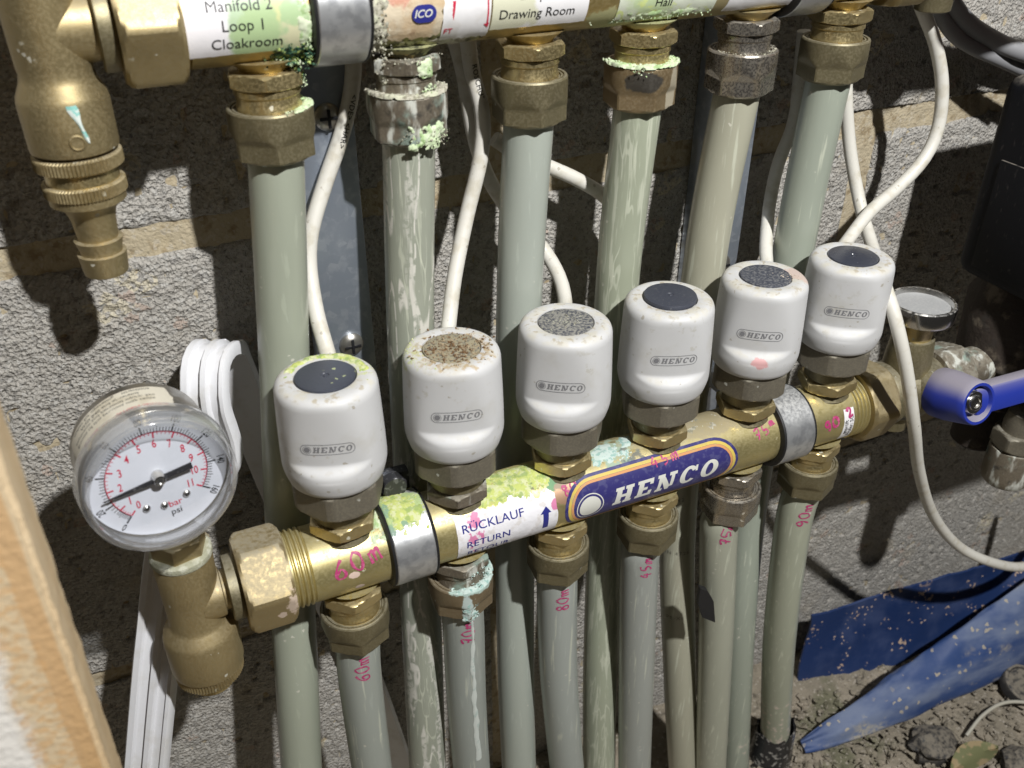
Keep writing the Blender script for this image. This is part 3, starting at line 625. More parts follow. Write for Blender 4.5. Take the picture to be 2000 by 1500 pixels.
mb = MB(); place(mb, text2d('FT', 3.2, .01), gu, 1, 0, (61.8, -9.8)); place(mb, ([(63, 1), (64.2, 1), (63.3, -5.5), (62.8, -3.5)], [(0, 1, 2, 3)]), gu, 1); place(mb, ([(75.8, 2), (76.3, 2), (76.6, -8), (76.0, -8)], [(0, 1, 2, 3)]), gu, 1); place(mb, ([(74.9, -8), (77.0, -7.6), (76.7, -9.6)], [(0, 1, 2)]), gu, 1)
mb.build('red_lettering', M['red'], upman)
uplabel(77.9, 116, -11.3, 12, 'paper3', (.2, .1, .35, 0), 4, (('Loop 3', 95, .9, 4.9), ('Drawing Room', 95.6, -5.6, 4.9)), 'white label reading Drawing Room')
uplabel(129, 173, -13.2, 12, 'paper4', (.3, .3, .8, 0), 6, (('Loop 4', 147.6, 1.4, 4.9), ('Hall', 148.6, -6.2, 4.9)), 'green crusted label reading Hall')
uplabel(179, 213, -14.2, 12, 'paper', (.8, .3, .8, 0), 7, None, 'plain cream label')
uplabel(233, 262, -14, 12, 'paper1', (.8, .3, 1.2, 0), 12, None, None)

# ================================================================== BRACKETS
def bracket(x, label):
    t = thing('mounting_bracket', (x, 70, -30), label, 'bracket', 'mounting brackets')
    MB().box(x-12, x+12, 62, 64.5, -40, 262, .5).box(x-12, x-10.4, 64.4, 79, -40, 262, .3).box(x+10.4, x+12, 64.4, 79, -40, 262, .3).build('back_strip', M['plate'], t)
    for y0, z0 in ((0, 0), (UY, UZ)):
        R = [(x-8.6, 17.8), (x-8.6, 19.0), (x-8.2, 19.3), (x+8.2, 19.3), (x+8.6, 19.0), (x+8.6, 17.8)]
        MB().polar(R, 72, MX(0, y0, z0), False).build('clamp_band', M['steel'], t, ang=30)
        R = [(x-10.2, 16.05), (x-10.3, 17.0), (x-9.7, 18.9), (x-9.1, 19.2), (x-8.7, 18.9), (x-8.7, 17.7), (x+8.7, 17.7), (x+8.7, 18.9), (x+9.1, 19.2), (x+9.7, 18.9), (x+10.3, 17.0), (x+10.2, 16.05)]
        MB().polar(R, 64, MX(0, y0, z0), False).build('rubber_lining', M['rubber'], t)
        mb = MB(); mb.box(x-5, x+5, y0+18.6, 62.2, z0-5, z0+5, .8); mb.build('standoff', M['steel'], t)
        mb = MB(); mb.box(x-8, x+8, y0+10, y0+15.5, z0+15.2, z0+26, .8); mb.polar(hexnut(0, 5, 10, 1, .2), 36, Matrix.Translation((x, y0+10.2, z0+22)) @ Matrix.Rotation(PI/2, 4, 'X')); mb.build('clamp_lug', M['dark'], t)
    for z in (62, 163, -12, 240):
        mb = MB(); mb.polar([(0, 5.4), (1.2, 5.3), (2.4, 4.2), (3.0, 2.6), (3.2, 0.4)], 32, Matrix.Translation((x+1.5, 62, z)) @ Matrix.Rotation(PI/2, 4, 'X'))
        sc = mb.build('screw', M['case'], t)
        MB().box(x-2.2, x+5.2, 58.4, 58.9, z-.6, z+.6, .1).box(x+.9, x+2.1, 58.3, 58.8, z-3.6, z+3.6, .1).build('cross_slot', M['black'], sc)
    return t
bracket(24.5, 'galvanised bracket with rubber lined clamps between first and second pipes by the gauge')
bracket(222, 'galvanised bracket with rubber lined clamps between fifth and sixth pipes')

# ================================================================== ACTUATORS
prof = [(43.5, 12), (43.4, 17.6), (43.8, 18.1), (44.4, 18.7), (49, 20.05), (50, 20.15), (51, 20.25), (52, 20.3), (60, 20.15), (70, 19.8), (80, 19.4), (83, 19.25), (84.3, 19.0), (85.2, 18.6), (86.0, 17.95), (86.6, 17.1), (86.9, 16.2), (87.0, 15.2)]
def Rz(z):
    for (a, r), (b, q) in zip(prof[1:], prof[2:]):
        if a <= z <= b: return r+(q-r)*(z-a)/(b-a)
    return prof[-1][1]
def Dz(z):
    if z > 85.2 or z < 52.4: return 99
    if z >= 74: k = (z-74)/11.2; return 18.0+.9*k+.5*k*k
    if z >= 58.4: return 16.9+(z-58.4)/(74-58.4)*1.1
    k = (58.4-z)/6.0; return 16.9+4.0*(k*k*(3-2*k))
def bodyr(z):
    R_, D_ = Rz(z), Dz(z)
    def f(th):
        c = math.cos(th)
        if c < .2 or D_ > 60: return R_
        q = D_/c**.55; h = max(0, 1-abs(R_-q)/1.6); return min(R_, q)-h*h*.4
    return f
zs = [43.8, 44.4, 46, 48, 50, 51, 52, 52.4]+[52.6+.4*i for i in range(16)]+[59.5+1.5*i for i in range(14)]+[81, 81.7, 82.4, 83, 83.6, 84.2, 84.7, 85.2, 85.7, 86.1, 86.45, 86.7, 86.86, 86.95, 87.0]
rings = [(45.5, 11.5), (43.6, 11.6), (43.4, 17.3), (43.5, 17.8)]+[(z, bodyr(z)) for z in zs]+[(87.0, 12.0), (86.9, 11.75), (86.0, 11.6), (85.6, 11.0)]
def make_actuator():
    t = thing('valve_actuator', (0, 0, 31), '', 'actuator')
    MB().polar(rings, 120).build('cap', M['white'], t, ang=40)
    MB().polar([(85.6, 11.3), (87.0, 11.3), (87.35, 11.1), (87.45, 10.6), (87.45, 1.6), (87.2, 1.4), (87.15, .8), (87.5, .6), (87.5, .1)], 64).build('indicator_disc', M['rubber'], t)
    R = hexnut(30.8, 43.9, 33.0, 2.4, .1, 11.8, 18.2); R = [(z-.0, f) for z, f in R]
    MB().polar(R, 96).build('collar_nut', M['collar'], t, ang=22)
    def lf(a, b, off=.06): D = Dz(66.0+b); th = math.atan(a/D); r_ = D/math.cos(th)**.55+off; return (r_*math.sin(th), -r_*math.cos(th), 66.0+b)
    mb = MB(); place(mb, ringVF(capsule(0, 0, 10.7, 2.5), capsule(0, 0, 10.4, 2.2)), lf, 1.2); place(mb, henco(2.7, 14.8, .2), lf, 1.2, 0, (2.0, 0))
    place(mb, circ(-7.9, 0, 1.25), lf, 0); place(mb, ringVF(circ(-7.9, 0, 1.75), circ(-7.9, 0, 1.55)), lf, 0)
    mb.build('logo', M['ink'], t); return t
act0 = make_actuator()
ACT = [act0]
alab = ['white valve head nearest the gauge with yellow-green crust on its rim', 'white valve head with brown litter heaped on its cap', 'white valve head with grey dust over its disc, third from the gauge',
        'clean white valve head with raised black disc, fourth from the gauge', 'white valve head with red smear on its lip, fifth from the gauge', 'white valve head farthest from the gauge, beside the chrome ring']
face = [-19.5, -16.7, -32.6, -20.7, -35.9, -38.1]
dm = [disc_mat('disc_clean', .12, seed=1, fleck=1), disc_mat('disc_litter', .95, (.34, .30, .2), 2, .9), disc_mat('disc_dusty', .75, (.34, .33, .29), 3, .8), disc_mat('disc_scratched', .3, (.2, .2, .2), 4, .5), disc_mat('disc_grey', .6, (.22, .22, .22), 5, .7), disc_mat('disc_gloss', .15, (.3, .3, .3), 6, .22)]
for k in range(6):
    if k == 0: t = act0
    else:
        t = act0.copy(); C.objects.link(t); BASE[t.name] = (50.0*k, 0, 31); ACT.append(t)
        for ch in list(act0.children): cp(ch, t)
    t.location = (50*k*S, 0, .031); t.rotation_euler.z = math.radians(face[k])
    tag(t, alab[k], 'actuator', 'valve actuators in a row on the lower manifold')
    for ch in t.children:
        if ch.name.startswith('indicator'):
            ch.data = ch.data.copy(); ch.data.materials.clear(); ch.data.materials.append(dm[k])
            if k == 3: ch.location.z += .0011
            if k in (1, 2): ch.location.z -= .0005

# ================================================================== PIPES
pipes = []
def pipe(pts, m, label, R=10.0, extra=None):
    path = crom(pts, 6); o = MB().tube(path, R, 28).build('heating_pipe', m, None, base=tuple(path[-1]), ang=60)
    tag(o, label, 'pipe', 'plastic heating pipes'); pipes.append((o, path, R)); return o, path
def dn(px, y0, y1):
    n = len(px); return [at(u, v, y0+(y1-y0)*i/(n-1)) for i, (u, v) in enumerate(px)]
pc = [(.39, .42, .335), (.36, .38, .31), (.43, .465, .41), (.40, .43, .325), (.45, .44, .34), (.37, .405, .335)]
ups = [[(555, 700), (563, 1000), (580, 1330), (592, 1560)], [(802, 640), (815, 1000), (828, 1330), (838, 1560)], [(1015, 560), (1006, 1000), (1008, 1330), (1016, 1560)], [(1205, 560), (1185, 1000), (1172, 1330), (1170, 1560)], [(1375, 520), (1325, 1000), (1328, 1330), (1338, 1560)], [(1555, 460), (1470, 940), (1443, 1230), (1432, 1560)]]
ord_ = ['first', 'second', 'third', 'fourth', 'fifth', 'sixth']
ul = ['clean pale green pipe from the upper manifold nearest the gauge', 'pipe from the upper manifold caked in flaking white deposits', 'smooth bluish pipe under the upper nut below the Drawing Room label', 'pale streaked pipe under the green crusted upper nut',
      'yellowish printed pipe, fifth from the gauge on the upper manifold', 'green grey pipe under the upper nut farthest from the gauge']
for k in range(6):
    pts = [(50*k, UY, UZ-40)]+[(50*k, UY, UZ-46)]+[at(u, v, (36, 29, 18, 13)[i]) for i, (u, v) in enumerate(ups[k])]
    pipe(pts, pipe_mat('pipe_upper_%d' % k, pc[k], (0, .3, 0, 1.6, .7, .3)[k], (0, 1, 0, 0, 0, 0)[k], k+1), ul[k])
lows = [[(700, 1290), (710, 1380), (732, 1540)], [(905, 1220), (912, 1380), (926, 1560)], [(1088, 1150), (1092, 1330), (1113, 1560)], [(1250, 1080), (1243, 1300), (1238, 1560)], [(1405, 1020), (1398, 1250), (1385, 1560)], [(1548, 1030), (1522, 1250), (1512, 1450)]]
ll = ['grey pipe marked 60m in pink under the manifold nearest the gauge', 'grey pipe with a white drip under the teal stained nut', 'grey pipe marked 80m in pink', 'grey pipe marked 45m in pink', 'grey pipe with a black tab, fifth under the lower manifold', 'pipe marked 90m in pink, rightmost, running into the black sleeve']
words = ['60m', '70m', '80m', '45m', '75m', '90m']; mk = MB
for k in range(6):
    yy = (0, 1, 3) if k < 5 else (1, 5, 12)
    pts = [(50*k, 0, -40), (50*k, 0, -48)]+[at(u, v, yy[i]) for i, (u, v) in enumerate(lows[k])]
    if k == 5: pts.append(pts[-1]+np.array((2, 3, -30)))
    o, path = pipe(pts, pipe_mat('pipe_lower_%d' % k, [(.38, .41, .37), (.36, .39, .36), (.40, .43, .40), (.39, .41, .38), (.44, .45, .36), (.42, .44, .34)][k], .25, 0, k+11), ll[k])
    f = surf(path, 10.0); mb = MB()
    scrawl(mb, words[k], (6.4, 6.0, 6.0, 5.6, 5.4, 6.4)[k], lambda a, b, off: f(a, b, off), 1.0, .82, PI, (20.5, -1.0 - .4*k))
    mb.build('marker_writing', M['pink'], o)
    if k == 1:
        mb = MB(); row = []
        for i in range(70):
            s_ = 8+i*1.6; wd = .75+.012*i+.8*mnoise.noise(Vector((i*.23, 0, 2))); a = .6+1.6*mnoise.noise(Vector((i*.07, 3, 0)))
            row.append([f(s_, a+q*wd, .1 if abs(q) == 1 else .45) for q in (-1, -.4, .4, 1)])
        mb.grid(row); mb.build('lime_drip', mat('lime_drip', (.58, .62, .58), .9, mix=[dict(c=(.40, .50, .46), m=[('noise', 300, .48, .62)], a=.7)]), o)
for k in (4,):           # printed dashes along one pipe
    o, path, R = pipes[k]; f = surf(path, 10.0); mb = MB()
    for s_, tx in ((185, 'PE-Xc'), (225, '16x2'), (262, 'DIN 4726'), (310, 'PE-Xc')): place(mb, text2d(tx, 3.4, .0, 1.3), lambda a, b: f(a, b, .1), 1.5, PI/2, (s_, -7.5))
    mb.build('print', mat('faded_print', (.16, .16, .13), .6), o)
o, path, R = pipes[10]; tb = at(1383, 1185, -12)
mb = MB(); P = [at(1368, 1150, -10), at(1382, 1155, -11), at(1394, 1175, -12), at(1397, 1216, -13), at(1372, 1206, -12), at(1364, 1180, -9)]
mb.add(P+[p+np.array((.6, 3.0, .4)) for p in P], [(0, 1, 2, 3, 4, 5), (11, 10, 9, 8, 7, 6)]+[(i, (i+1) % 6, 6+(i+1) % 6, 6+i) for i in range(6)])
tabo = mb.build('tape_flag', M['rubber'], None, base=tuple(P[0])); tag(tabo, 'small black tape tab sticking out between two pipes', 'tape')

# ================================================================== CABLES
CR = 3.2
def cable(pts, label, m='cable', R=CR, name='cable'):
    path = crom(pts, 4); o = MB().tube(path, R, 16).build(name, M[m], None, base=tuple(path[-1]), ang=60); tag(o, label, 'cable', 'white cables of the valve heads' if m == 'cable' else 'grey cables'); return o, path
def P3(*l): return [at(u, v, y) for u, v, y in l]
c1, p1 = cable(P3((690, 60, 62), (688, 165, 60), (668, 260, 58), (634, 360, 55), (608, 450, 50), (604, 520, 46), (618, 610, 36), (640, 690, 24))+[np.array((6, 15, 78))], 'white cable curving down to the valve head nearest the gauge')
c2, p2 = cable(P3((912, 60, 52), (922, 140, 52), (942, 225, 50), (938, 310, 48), (912, 420, 45), (888, 540, 36), (876, 640, 26))+[np.array((54, 15, 80))], 'white cable with black print behind the second and third pipes')
c3, p3 = cable(P3((880, 50, 60), (905, 140, 59), (925, 260, 57), (955, 350, 56), (1005, 425, 57), (1058, 482, 55), (1092, 540, 42), (1104, 592, 28))+[np.array((106, 15, 80))], 'white cable passing behind the third pipe to the dusty valve head')
c4, p4 = cable(P3((965, 270, 64), (1010, 300, 62), (1070, 325, 60), (1130, 352, 58), (1185, 388, 58), (1212, 440, 58), (1212, 530, 56), (1222, 610, 48), (1262, 660, 32))+[np.array((151, 17, 64))], 'white cable sloping down behind the fourth pipe')
c5, p5 = cable(P3((1570, 60, 60), (1562, 150, 60), (1550, 240, 60), (1520, 320, 60), (1503, 400, 58), (1496, 480, 40), (1496, 530, 26))+[np.array((205, 15, 80))], 'white cable running down beside the sixth upper pipe')
c6, p6 = cable(P3((1655, 60, 58), (1652, 170, 56), (1660, 290, 52), (1680, 400, 42), (1700, 470, 24), (1722, 540, -4), (1748, 620, -20), (1770, 720, -28), (1785, 830, -30), (1795, 920, -22), (1822, 1005, -12), (1870, 1065, -9), (1930, 1096, -12), (1995, 1107, -10), (2050, 1085, -4), (2090, 1020, 2), (2110, 930, 8)), 'long white cable hanging in a loop across the blue handled valve')
c7, p7 = cable(P3((1770, -60, 44), (1800, 15, 43), (1828, 90, 42), (1840, 170, 40), (1832, 250, 38), (1805, 310, 36), (1755, 365, 34), (1698, 415, 30), (1655, 470, 24))+[np.array((255, 15, 80))], 'white cable arching over to the valve head farthest from the gauge')
for o, path, tx, s0 in ((c1, p1, '<VDE> <HAR>', 33), (c2, p2, 'ROSCHU"', 19)):
    f = surf(path, CR); mb = MB(); place(mb, text2d(tx, 3.0, .012, 1.1), lambda a, b: f(a, b, .07), 1.0, PI if 0 else 0, (s0, .2)); mb.build('print', M['black'], o)
cable(P3((1842, -70, 62), (1856, 0, 62), (1890, 45, 60), (1935, 75, 56), (1990, 100, 48), (2080, 125, 40)), 'thick grey cable beside the upper right wall', 'greycable', 4.6)
cable(P3((1800, -70, 64), (1828, 10, 64), (1862, 65, 62), (1900, 92, 59), (1945, 112, 55), (2030, 150, 48)), 'grey cable bundled under the thick grey one at upper right', 'greycable', 3.8)
cable(P3((1815, -70, 66), (1850, 30, 66), (1895, 75, 65), (1960, 100, 62), (2060, 120, 60)), 'grey cable nearest the wall in the upper right bundle', 'greycable', 3.6)

# ================================================================== DRAIN FITTINGS (left end)
GX = -64.0
def knurl(z0, z1, R, d=.55, n=72, c=.6):
    f = lambda th: R-(d if int(round(th/(2*PI)*n*2)) % 2 else 0)
    return [(z0, R-d-c), (z0+c, f), (z1-c, f), (z1, R-d-c)], n*2
t = thing('drain_valve', (GX, UY, 128), 'brass drain valve with ribbed hose tail hanging from the upper manifold', 'drain valve')
T = Matrix.Translation((GX, UY, 0))
mb = MB().polar([(171, 12.4), (171.6, 13.6), (173, 13.8), (187, 13.9), (189, 13.5), (193, 11.6), (195.5, 11.0), (198, 11.3), (250, 12.2)], 56, T)
mb.polar([(GX+2, 11.2), (GX+9, 11.0), (GX+14, 10.6), (GX+16.6, 10.4), (GX+17, 9.6)], 48, MX(0, UY, UZ)); mb.polar([(GX+15, 8.5), (-44, 8.5)], 40, MX(0, UY, UZ))
mb.build('body', M['brass'], t)
MB().polar([(-50, 13.5), (-49.6, 14.5), (-45.5, 14.5), (-44.4, 14)], 48, MX(0, UY, UZ)).build('sleeve', M['bronze'], t)
r, n = knurl(165.2, 170.2, 14.0); MB().polar(r, n, T).build('knurled_ring', M['brass'], t, ang=20)
MB().polar([(160.6, 11.6), (165.4, 11.6)], 48, T).build('spacer', M['brass_bright'], t)
r, n = knurl(156, 160.8, 13.2); MB().polar(r, n, T).build('knurled_ring', M['brass'], t, ang=20)
MB().polar([(127, 5.2), (126.6, 6.6), (127, 7.2), (128.5, 7.5), (134.5, 8.1), (134.8, 7.0), (135.4, 6.9), (139.6, 8.0), (140, 6.6), (147, 7.2), (150, 8.0), (152.4, 9.6), (153, 11.2), (153.6, 12.2), (156.2, 12.2)], 48, T).build('hose_tail', M['brass'], t)
mb = MB()
for x, z, r in ((GX+1, 176.5, 2.6), (-50.5, 208, 2.2)):
    mb.polar([(0, r), (.4, r-.2), (.5, r-.5), (.1, r-.8), (0, .2)], 24, Matrix.Translation((x-1 if x > -55 else x, UY-(13.75 if x < -55 else 9.9), z)) @ Matrix.Rotation(PI/2, 4, 'X'))
mb.build('cast_boss', M['brass'], t)
mb = MB(); row = []
for i in range(9):
    z = 188-i*1.5; a = .12+.05*i*.5; wd = (1.5, 1.7, 1.4, .9, .6, .5, .6, .7, .3)[i]
    row.append([(GX+(14+o_)*math.sin(a+q*wd/14), UY-(14+o_)*math.cos(a+q*wd/14), z) for q, o_ in ((-1, 0), (-.4, .35), (.4, .35), (1, 0))])
mb.grid(row); mb.build('teal_drip', mat('teal_drip', (.25, .55, .50), .5, mix=[dict(c=(.65, .72, .68), m=[('noise', 420, .45, .55)])]), t)

t = thing('drain_tee', (-63, 0, -52), 'dusty brass tee with knurled cap carrying the gauge', 'pipe fitting'); T = Matrix.Translation((-63, 0, 0))
mb = MB().polar([(-36, 13.4), (-35.5, 14.3), (-34, 14.6), (-17.5, 14.7), (-14.6, 14.0), (-11.5, 11.5), (-9, 10.6), (5, 10.9), (22, 11.2), (24, 10.8), (24.6, 9)], 56, T)
mb.polar([(-60, 10.6), (-53.5, 10.3), (-51.8, 10.0), (-51.4, 9.2)], 48, MX(0, 0, 0)); mb.polar([(-53, 8.2), (-44, 8.2)], 40, MX(0, 0, 0)); mb.build('body', M['hexplaster'], t)
MB().polar([(-49.6, 12.6), (-49.2, 13.4), (-45.6, 13.4), (-44.4, 13)], 48, MX(0, 0, 0)).build('sleeve', M['bronze'], t)
r, n = knurl(-41, -35.8, 13.8); MB().polar(r, n, T).build('knurled_ring', M['brass'], t, ang=20)
MB().polar([(-47, 8.6), (-46.4, 9.4), (-44.6, 9.6), (-44.4, 10.4), (-41.5, 10.6), (-40, 10.6)], 48, T).build('end_ring', M['brass_bright'], t)

# ================================================================== GAUGE
GC = Vector(at(307, 928, -21)); gn = Vector((.12, -.985, .06)).normalized(); ga = gn.cross(Vector((0, 0, 1))).normalized() * -1
if ga.x < 0: ga = -ga
gb = ga.cross(gn) * -1
if gb.z < 0: gb = -gb
G4 = Matrix(((ga.x, gb.x, gn.x, GC.x), (ga.y, gb.y, gn.y, GC.y), (ga.z, gb.z, gn.z, GC.z), (0, 0, 0, 1)))
t = thing('pressure_gauge', (-63, 0, 24), 'round pressure gauge with clear cover and bar and psi dial', 'gauge')
def gfn(off): return lambda x, y: tuple(G4 @ Vector((x, y, off)))
MB().polar([(-27, 3), (-27.5, 18), (-26.5, 21.5), (-24, 23), (-8, 23.2), (-3, 23.4), (-2.6, 24.3), (-1.2, 24.3), (-1.0, 22)], 72, G4).build('case', M['case'], t)
MB().polar([(-1.0, 23.2), (-.3, 23.2), (0, 22.9), (0, .05)], 72, G4).build('dial', M['dial'], t)
MB().polar([(-3.0, 24.5), (-3.0, 25.3), (-2.2, 25.6), (.5, 25.4), (6.5, 24.9), (8.0, 24.5), (8.8, 23.6), (9.0, 22.4), (8.3, 22.2), (7.6, 22.6), (6.8, 23.2), (.4, 23.6), (-.8, 23.7)], 96, G4, False).build('bezel', M['bezel'], t)
MB().polar([(8.9, 22.5), (9.0, 22.3), (9.05, .05)], 72, G4, False).build('cover', M['lens'], t)
D0 = math.radians(5)
def dang(fr): return PI/2+D0+math.radians(133)-fr*math.radians(266)     # 0..1 of the scale
mk, mr = MB(), MB()
def tick(mb, fr, r0, r1, wd):
    a = dang(fr); c, s_ = math.cos(a), math.sin(a)
    place(mb, ([(r0*c-s_*wd, r0*s_+c*wd), (r1*c-s_*wd, r1*s_+c*wd), (r1*c+s_*wd, r1*s_-c*wd), (r0*c+s_*wd, r0*s_-c*wd)], [(0, 1, 2, 3)]), gfn(.12), 0)
SCL = [0, .06, .172, .27, .365, .455]
def sc(v): return (SCL[int(v)]+(SCL[int(v)+1]-SCL[int(v)])*(v-int(v))) if v < 5 else .455+(v-5)/6*(.994-.455)
for i in range(81):
    fr = min(1, sc(i*2/14.545)); big = i % 10 == 0; mid = i % 5 == 0
    tick(mk, fr, 16.6, 19.4 if big else (18.6 if mid else 18.1), .27 if big else .12)
for i in range(56):
    fr = sc(i/5); big = i % 5 == 0; tick(mr, fr, 15.4 if not big else 14.2, 16.2, .27 if big else .10)
def arcVF(r0, r1, f0, f1, n=70):
    V, F = [], []
    for i in range(n+1):
        a = dang(f0+(f1-f0)*i/n); V += [(r0*math.cos(a), r0*math.sin(a)), (r1*math.cos(a), r1*math.sin(a))]
        if i: F.append((2*i-2, 2*i, 2*i+1, 2*i-1))
    return V, F
place(mr, arcVF(16.2, 16.42, 0, .994), gfn(.13), 0); place(mk, arcVF(16.48, 16.62, 0, 1), gfn(.13), 0)
for i in range(12):
    a = dang(sc(i)); place(mr, text2d(str(i), 4.3, .012, sx=.66), gfn(.12), 0, 0, (12.0*math.cos(a), 12.0*math.sin(a)))
for i in range(0, 161, 20):
    a = dang(min(1, sc(i/14.545))); place(mk, text2d(str(i), 3.6, .012, sx=.66), gfn(.12), 0, a-PI/2, (21.0*math.cos(a), 21.0*math.sin(a)))
place(mr, text2d('bar', 3.5, .004), gfn(.12), 0, .06, (3.4, -12.6)); place(mk, text2d('psi', 3.5, .004), gfn(.12), 0, .06, (3.2, -15.9))
mk.build('psi_scale', M['black'], t); mr.build('bar_scale', M['red'], t)
a = math.atan2(*reversed([0, 0])) if 0 else dang(sc(1.85))
G5 = G4 @ Matrix.Rotation(a, 4, 'Z')
nv = [(-11.2, 1.15), (-2, .95), (4, .75), (18.4, .12)]
V = [(x, y, 2.4) for x, y in nv]+[(x, -y, 2.4) for x, y in nv]; V += [(x, y, 2.9) for x, y, _ in V]
F = [(0, 1, 5, 4), (1, 2, 6, 5), (2, 3, 7, 6), (8, 12, 13, 9), (9, 13, 14, 10), (10, 14, 15, 11), (0, 8, 9, 1), (1, 9, 10, 2), (2, 10, 11, 3), (4, 5, 13, 12), (5, 6, 14, 13), (6, 7, 15, 14), (0, 4, 12, 8), (3, 11, 15, 7)]
mb = MB(); mb.add([tuple(G5 @ Vector(v)) for v in V], F); nd = mb.build('needle', M['dark'], t)
MB().polar([(.1, 2.1), (3.6, 2.1), (4.2, 1.8), (4.3, 1.2), (4.0, .9), (4.0, .1)], 32, G4).build('hub', M['chrome'], nd)
for x, y in ((-5.9, -11.2), (-.2, -12.2), (7.6, -10.4)):
    MB().polar([(.05, 1.35), (.6, 1.3), (1.1, .8), (1.2, .1)], 24, G4 @ Matrix.Translation((x, y, 0))).build('rivet', M['chrome'], t)
def cfn(R):      # (x along the circumference from the top, y from the back to the front)
    return lambda x, y, off=0: tuple(G4 @ Vector(((R+off)*math.sin(x/R), (R+off)*math.cos(x/R), y)))
st = patch(MB(), -27, 12, -20, -4.5, lambda x, a, off: cfn(23.2)(x, a, off), .1, .12, (.2, 1.5, .2, .2), 40, 8, 5).build('warning_sticker', M['sticker'], t)
mb, m2 = MB(), MB()
for i, tx in enumerate(('Misuse of this product may cause', 'explosion and personal injury. See', 'ANSI B40 and apparatus', 'maker for operating instructions')): place(mb, text2d(tx, 2.3, .004), cfn(23.45), 1.2, 0, (-8.5, -8.6-2.5*i if 0 else -17.6+2.5*i*1 if 0 else -18.4+2.55*(3-i)))
place(m2, text2d('DO NOT USE ON OXYGEN SERVICE', 2.3, .012), cfn(23.45), 1.2, 0, (-8.5, -6.3)); mb.build('lettering', M['black'], st); m2.build('red_lettering', M['red'], st)
z0, z1 = 24.5, GC.z-18
MB().polar(hexnut(24.6, 33.5, 18, 1.2, .3, 7), 60, T).polar([(33, 7.5), (40, 7.5), (60, 7.0)], 32, T).build('stem', M['brass'], t, ang=22)
MB().polar([(22.8, 11.35), (23.6, 11.7), (25.4, 11.5), (26.4, 10.6), (26.6, 9.0)], 40, T).build('sealing_compound', mat('jointing_paste', (.36, .36, .26), .8, mix=[dict(c=(.5, .5, .4), m=[('noise', 300, .45, .6)])], bump=[('noise', 260, .8, 1)]), t)

# ================================================================== ISOLATION VALVES (right end)
def iso_valve(y0, z0, low, label):
    t = thing('isolation_valve', (304, y0, z0-20), label, 'valve')
    MB().polar(hexnut(268.5, 285.5, 38, 3, .1, 13, 21), 96, MX(0, y0, z0)).build('union_nut', M['brass'], t, ang=22)
    mb = MB(); mb.polar([(285, 12), (287, 16.4), (289, 17), (292, 17), (293, 15), (296, 15.6), (301, 17.3), (309, 17.6), (316, 16.2), (321, 14), (324, 13.5)], 56, MX(0, y0, z0))
    mb.polar([(6, 12.6), (22, 11.6), (31, 10.6), (32, 10.2), (32.2, 9)], 48, Matrix.Translation((304, y0, z0)))
    mb.polar([(0, 12.5), (14, 12), (19, 10.5), (20, 8)], 40, Matrix.Translation((312, y0, z0+3)) @ Matrix.Rotation(PI/2-.12, 4, 'X')); mb.polar([(-24, 7), (-23.4, 8), (-18, 8.5), (-10, 10)], 36, Matrix.Translation((304, y0, z0))); mb.build('body', M['bronze'], t)
    MB().polar([(31, 8.6), (45, 8.6)], 40, Matrix.Translation((304, y0, z0))).build('thermometer_stem', M['brass_bright'], t)
    tr = MB().polar([(43.5, 8), (43.2, 15.6), (43.8, 16.7), (45, 17.1), (50, 16.9), (51.6, 16.5), (52.2, 15.8), (52.0, 14.8), (49.5, 14.2), (49.3, 12)], 72, Matrix.Translation((304, y0, z0))).build('thermometer_ring', M['chrome'], t)
    MB().polar([(49.2, 14.3), (49.6, 14.1), (49.8, .1)], 56, Matrix.Translation((304, y0, z0))).build('thermometer_face', M['glassdark'], tr)
    MB().polar(hexnut(324, 342, 33, 3, .3, 12, 18.4), 96, MX(0, y0, z0)).build('outlet_nut', M['tarn'], t, ang=22)
    H4 = Matrix.Translation((314, y0-13, z0+3.2)) @ Matrix.Rotation(PI/2-.28, 4, 'X')
    mb = MB(); mb.polar([(2, 8), (2.4, 12.4), (4, 13.2), (12, 13.2), (24, 11.8), (27, 11.4), (27.9, 10.8), (27.9, 9.4), (27, 9.0), (21.5, 8.0), (21, .2)], 56, H4)
    mb.box(4, 86, -8.4, 6.8, 15.5, 25, 2.0, H4 @ Matrix.Rotation(.02, 4, 'Z') @ Matrix.Rotation(-.10, 4, 'Y'))
    h = mb.build('lever', M['blue' if low else 'redlever'], t)
    if low:
        mb = MB(); mb.polar(hexnut(21, 25.6, 11.6, 1), 36, H4); mb.polar([(25, 4.2), (26.4, 4.0), (26.6, 3.4), (26.6, 2.6), (25.8, 2.4), (25.8, .1)], 24, H4); mb.build('lever_nut', M['chrome'], h)
        e = MB().polar([(340, 10), (352, 11), (362, 11), (364, 9)], 40, MX(0, y0, z0)); e.build('tail_pipe', M['tarn'], t)
    return t
iso_valve(0, 0, True, 'brass ball valve with dusty blue lever and chrome thermometer ring')
iso_valve(UY, UZ, False, 'brass ball valve ending the upper manifold past the top right of the frame')
t = thing('compression_elbow', (352, -26, -60), 'dirty brass elbow with capped nut hanging below the blue lever', 'pipe fitting')
E0 = at(1972, 900, -24); T = Matrix.Translation(tuple(E0))
MB().polar([(-14, 9), (-13.5, 11), (-12, 12.4), (-8, 13), (9, 13.2), (10.6, 12.8), (11, 11)], 56, T).build('cap_nut', M['tarn'], t)
MB().polar(hexnut(12, 22, 25, 2, .2, 9), 72, T).polar([(10, 10.5), (12.4, 10.5)], 40, T).polar([(21, 10), (27, 10), (34, 9), (36, 5)], 40, T).build('body', M['collar'], t, ang=25)
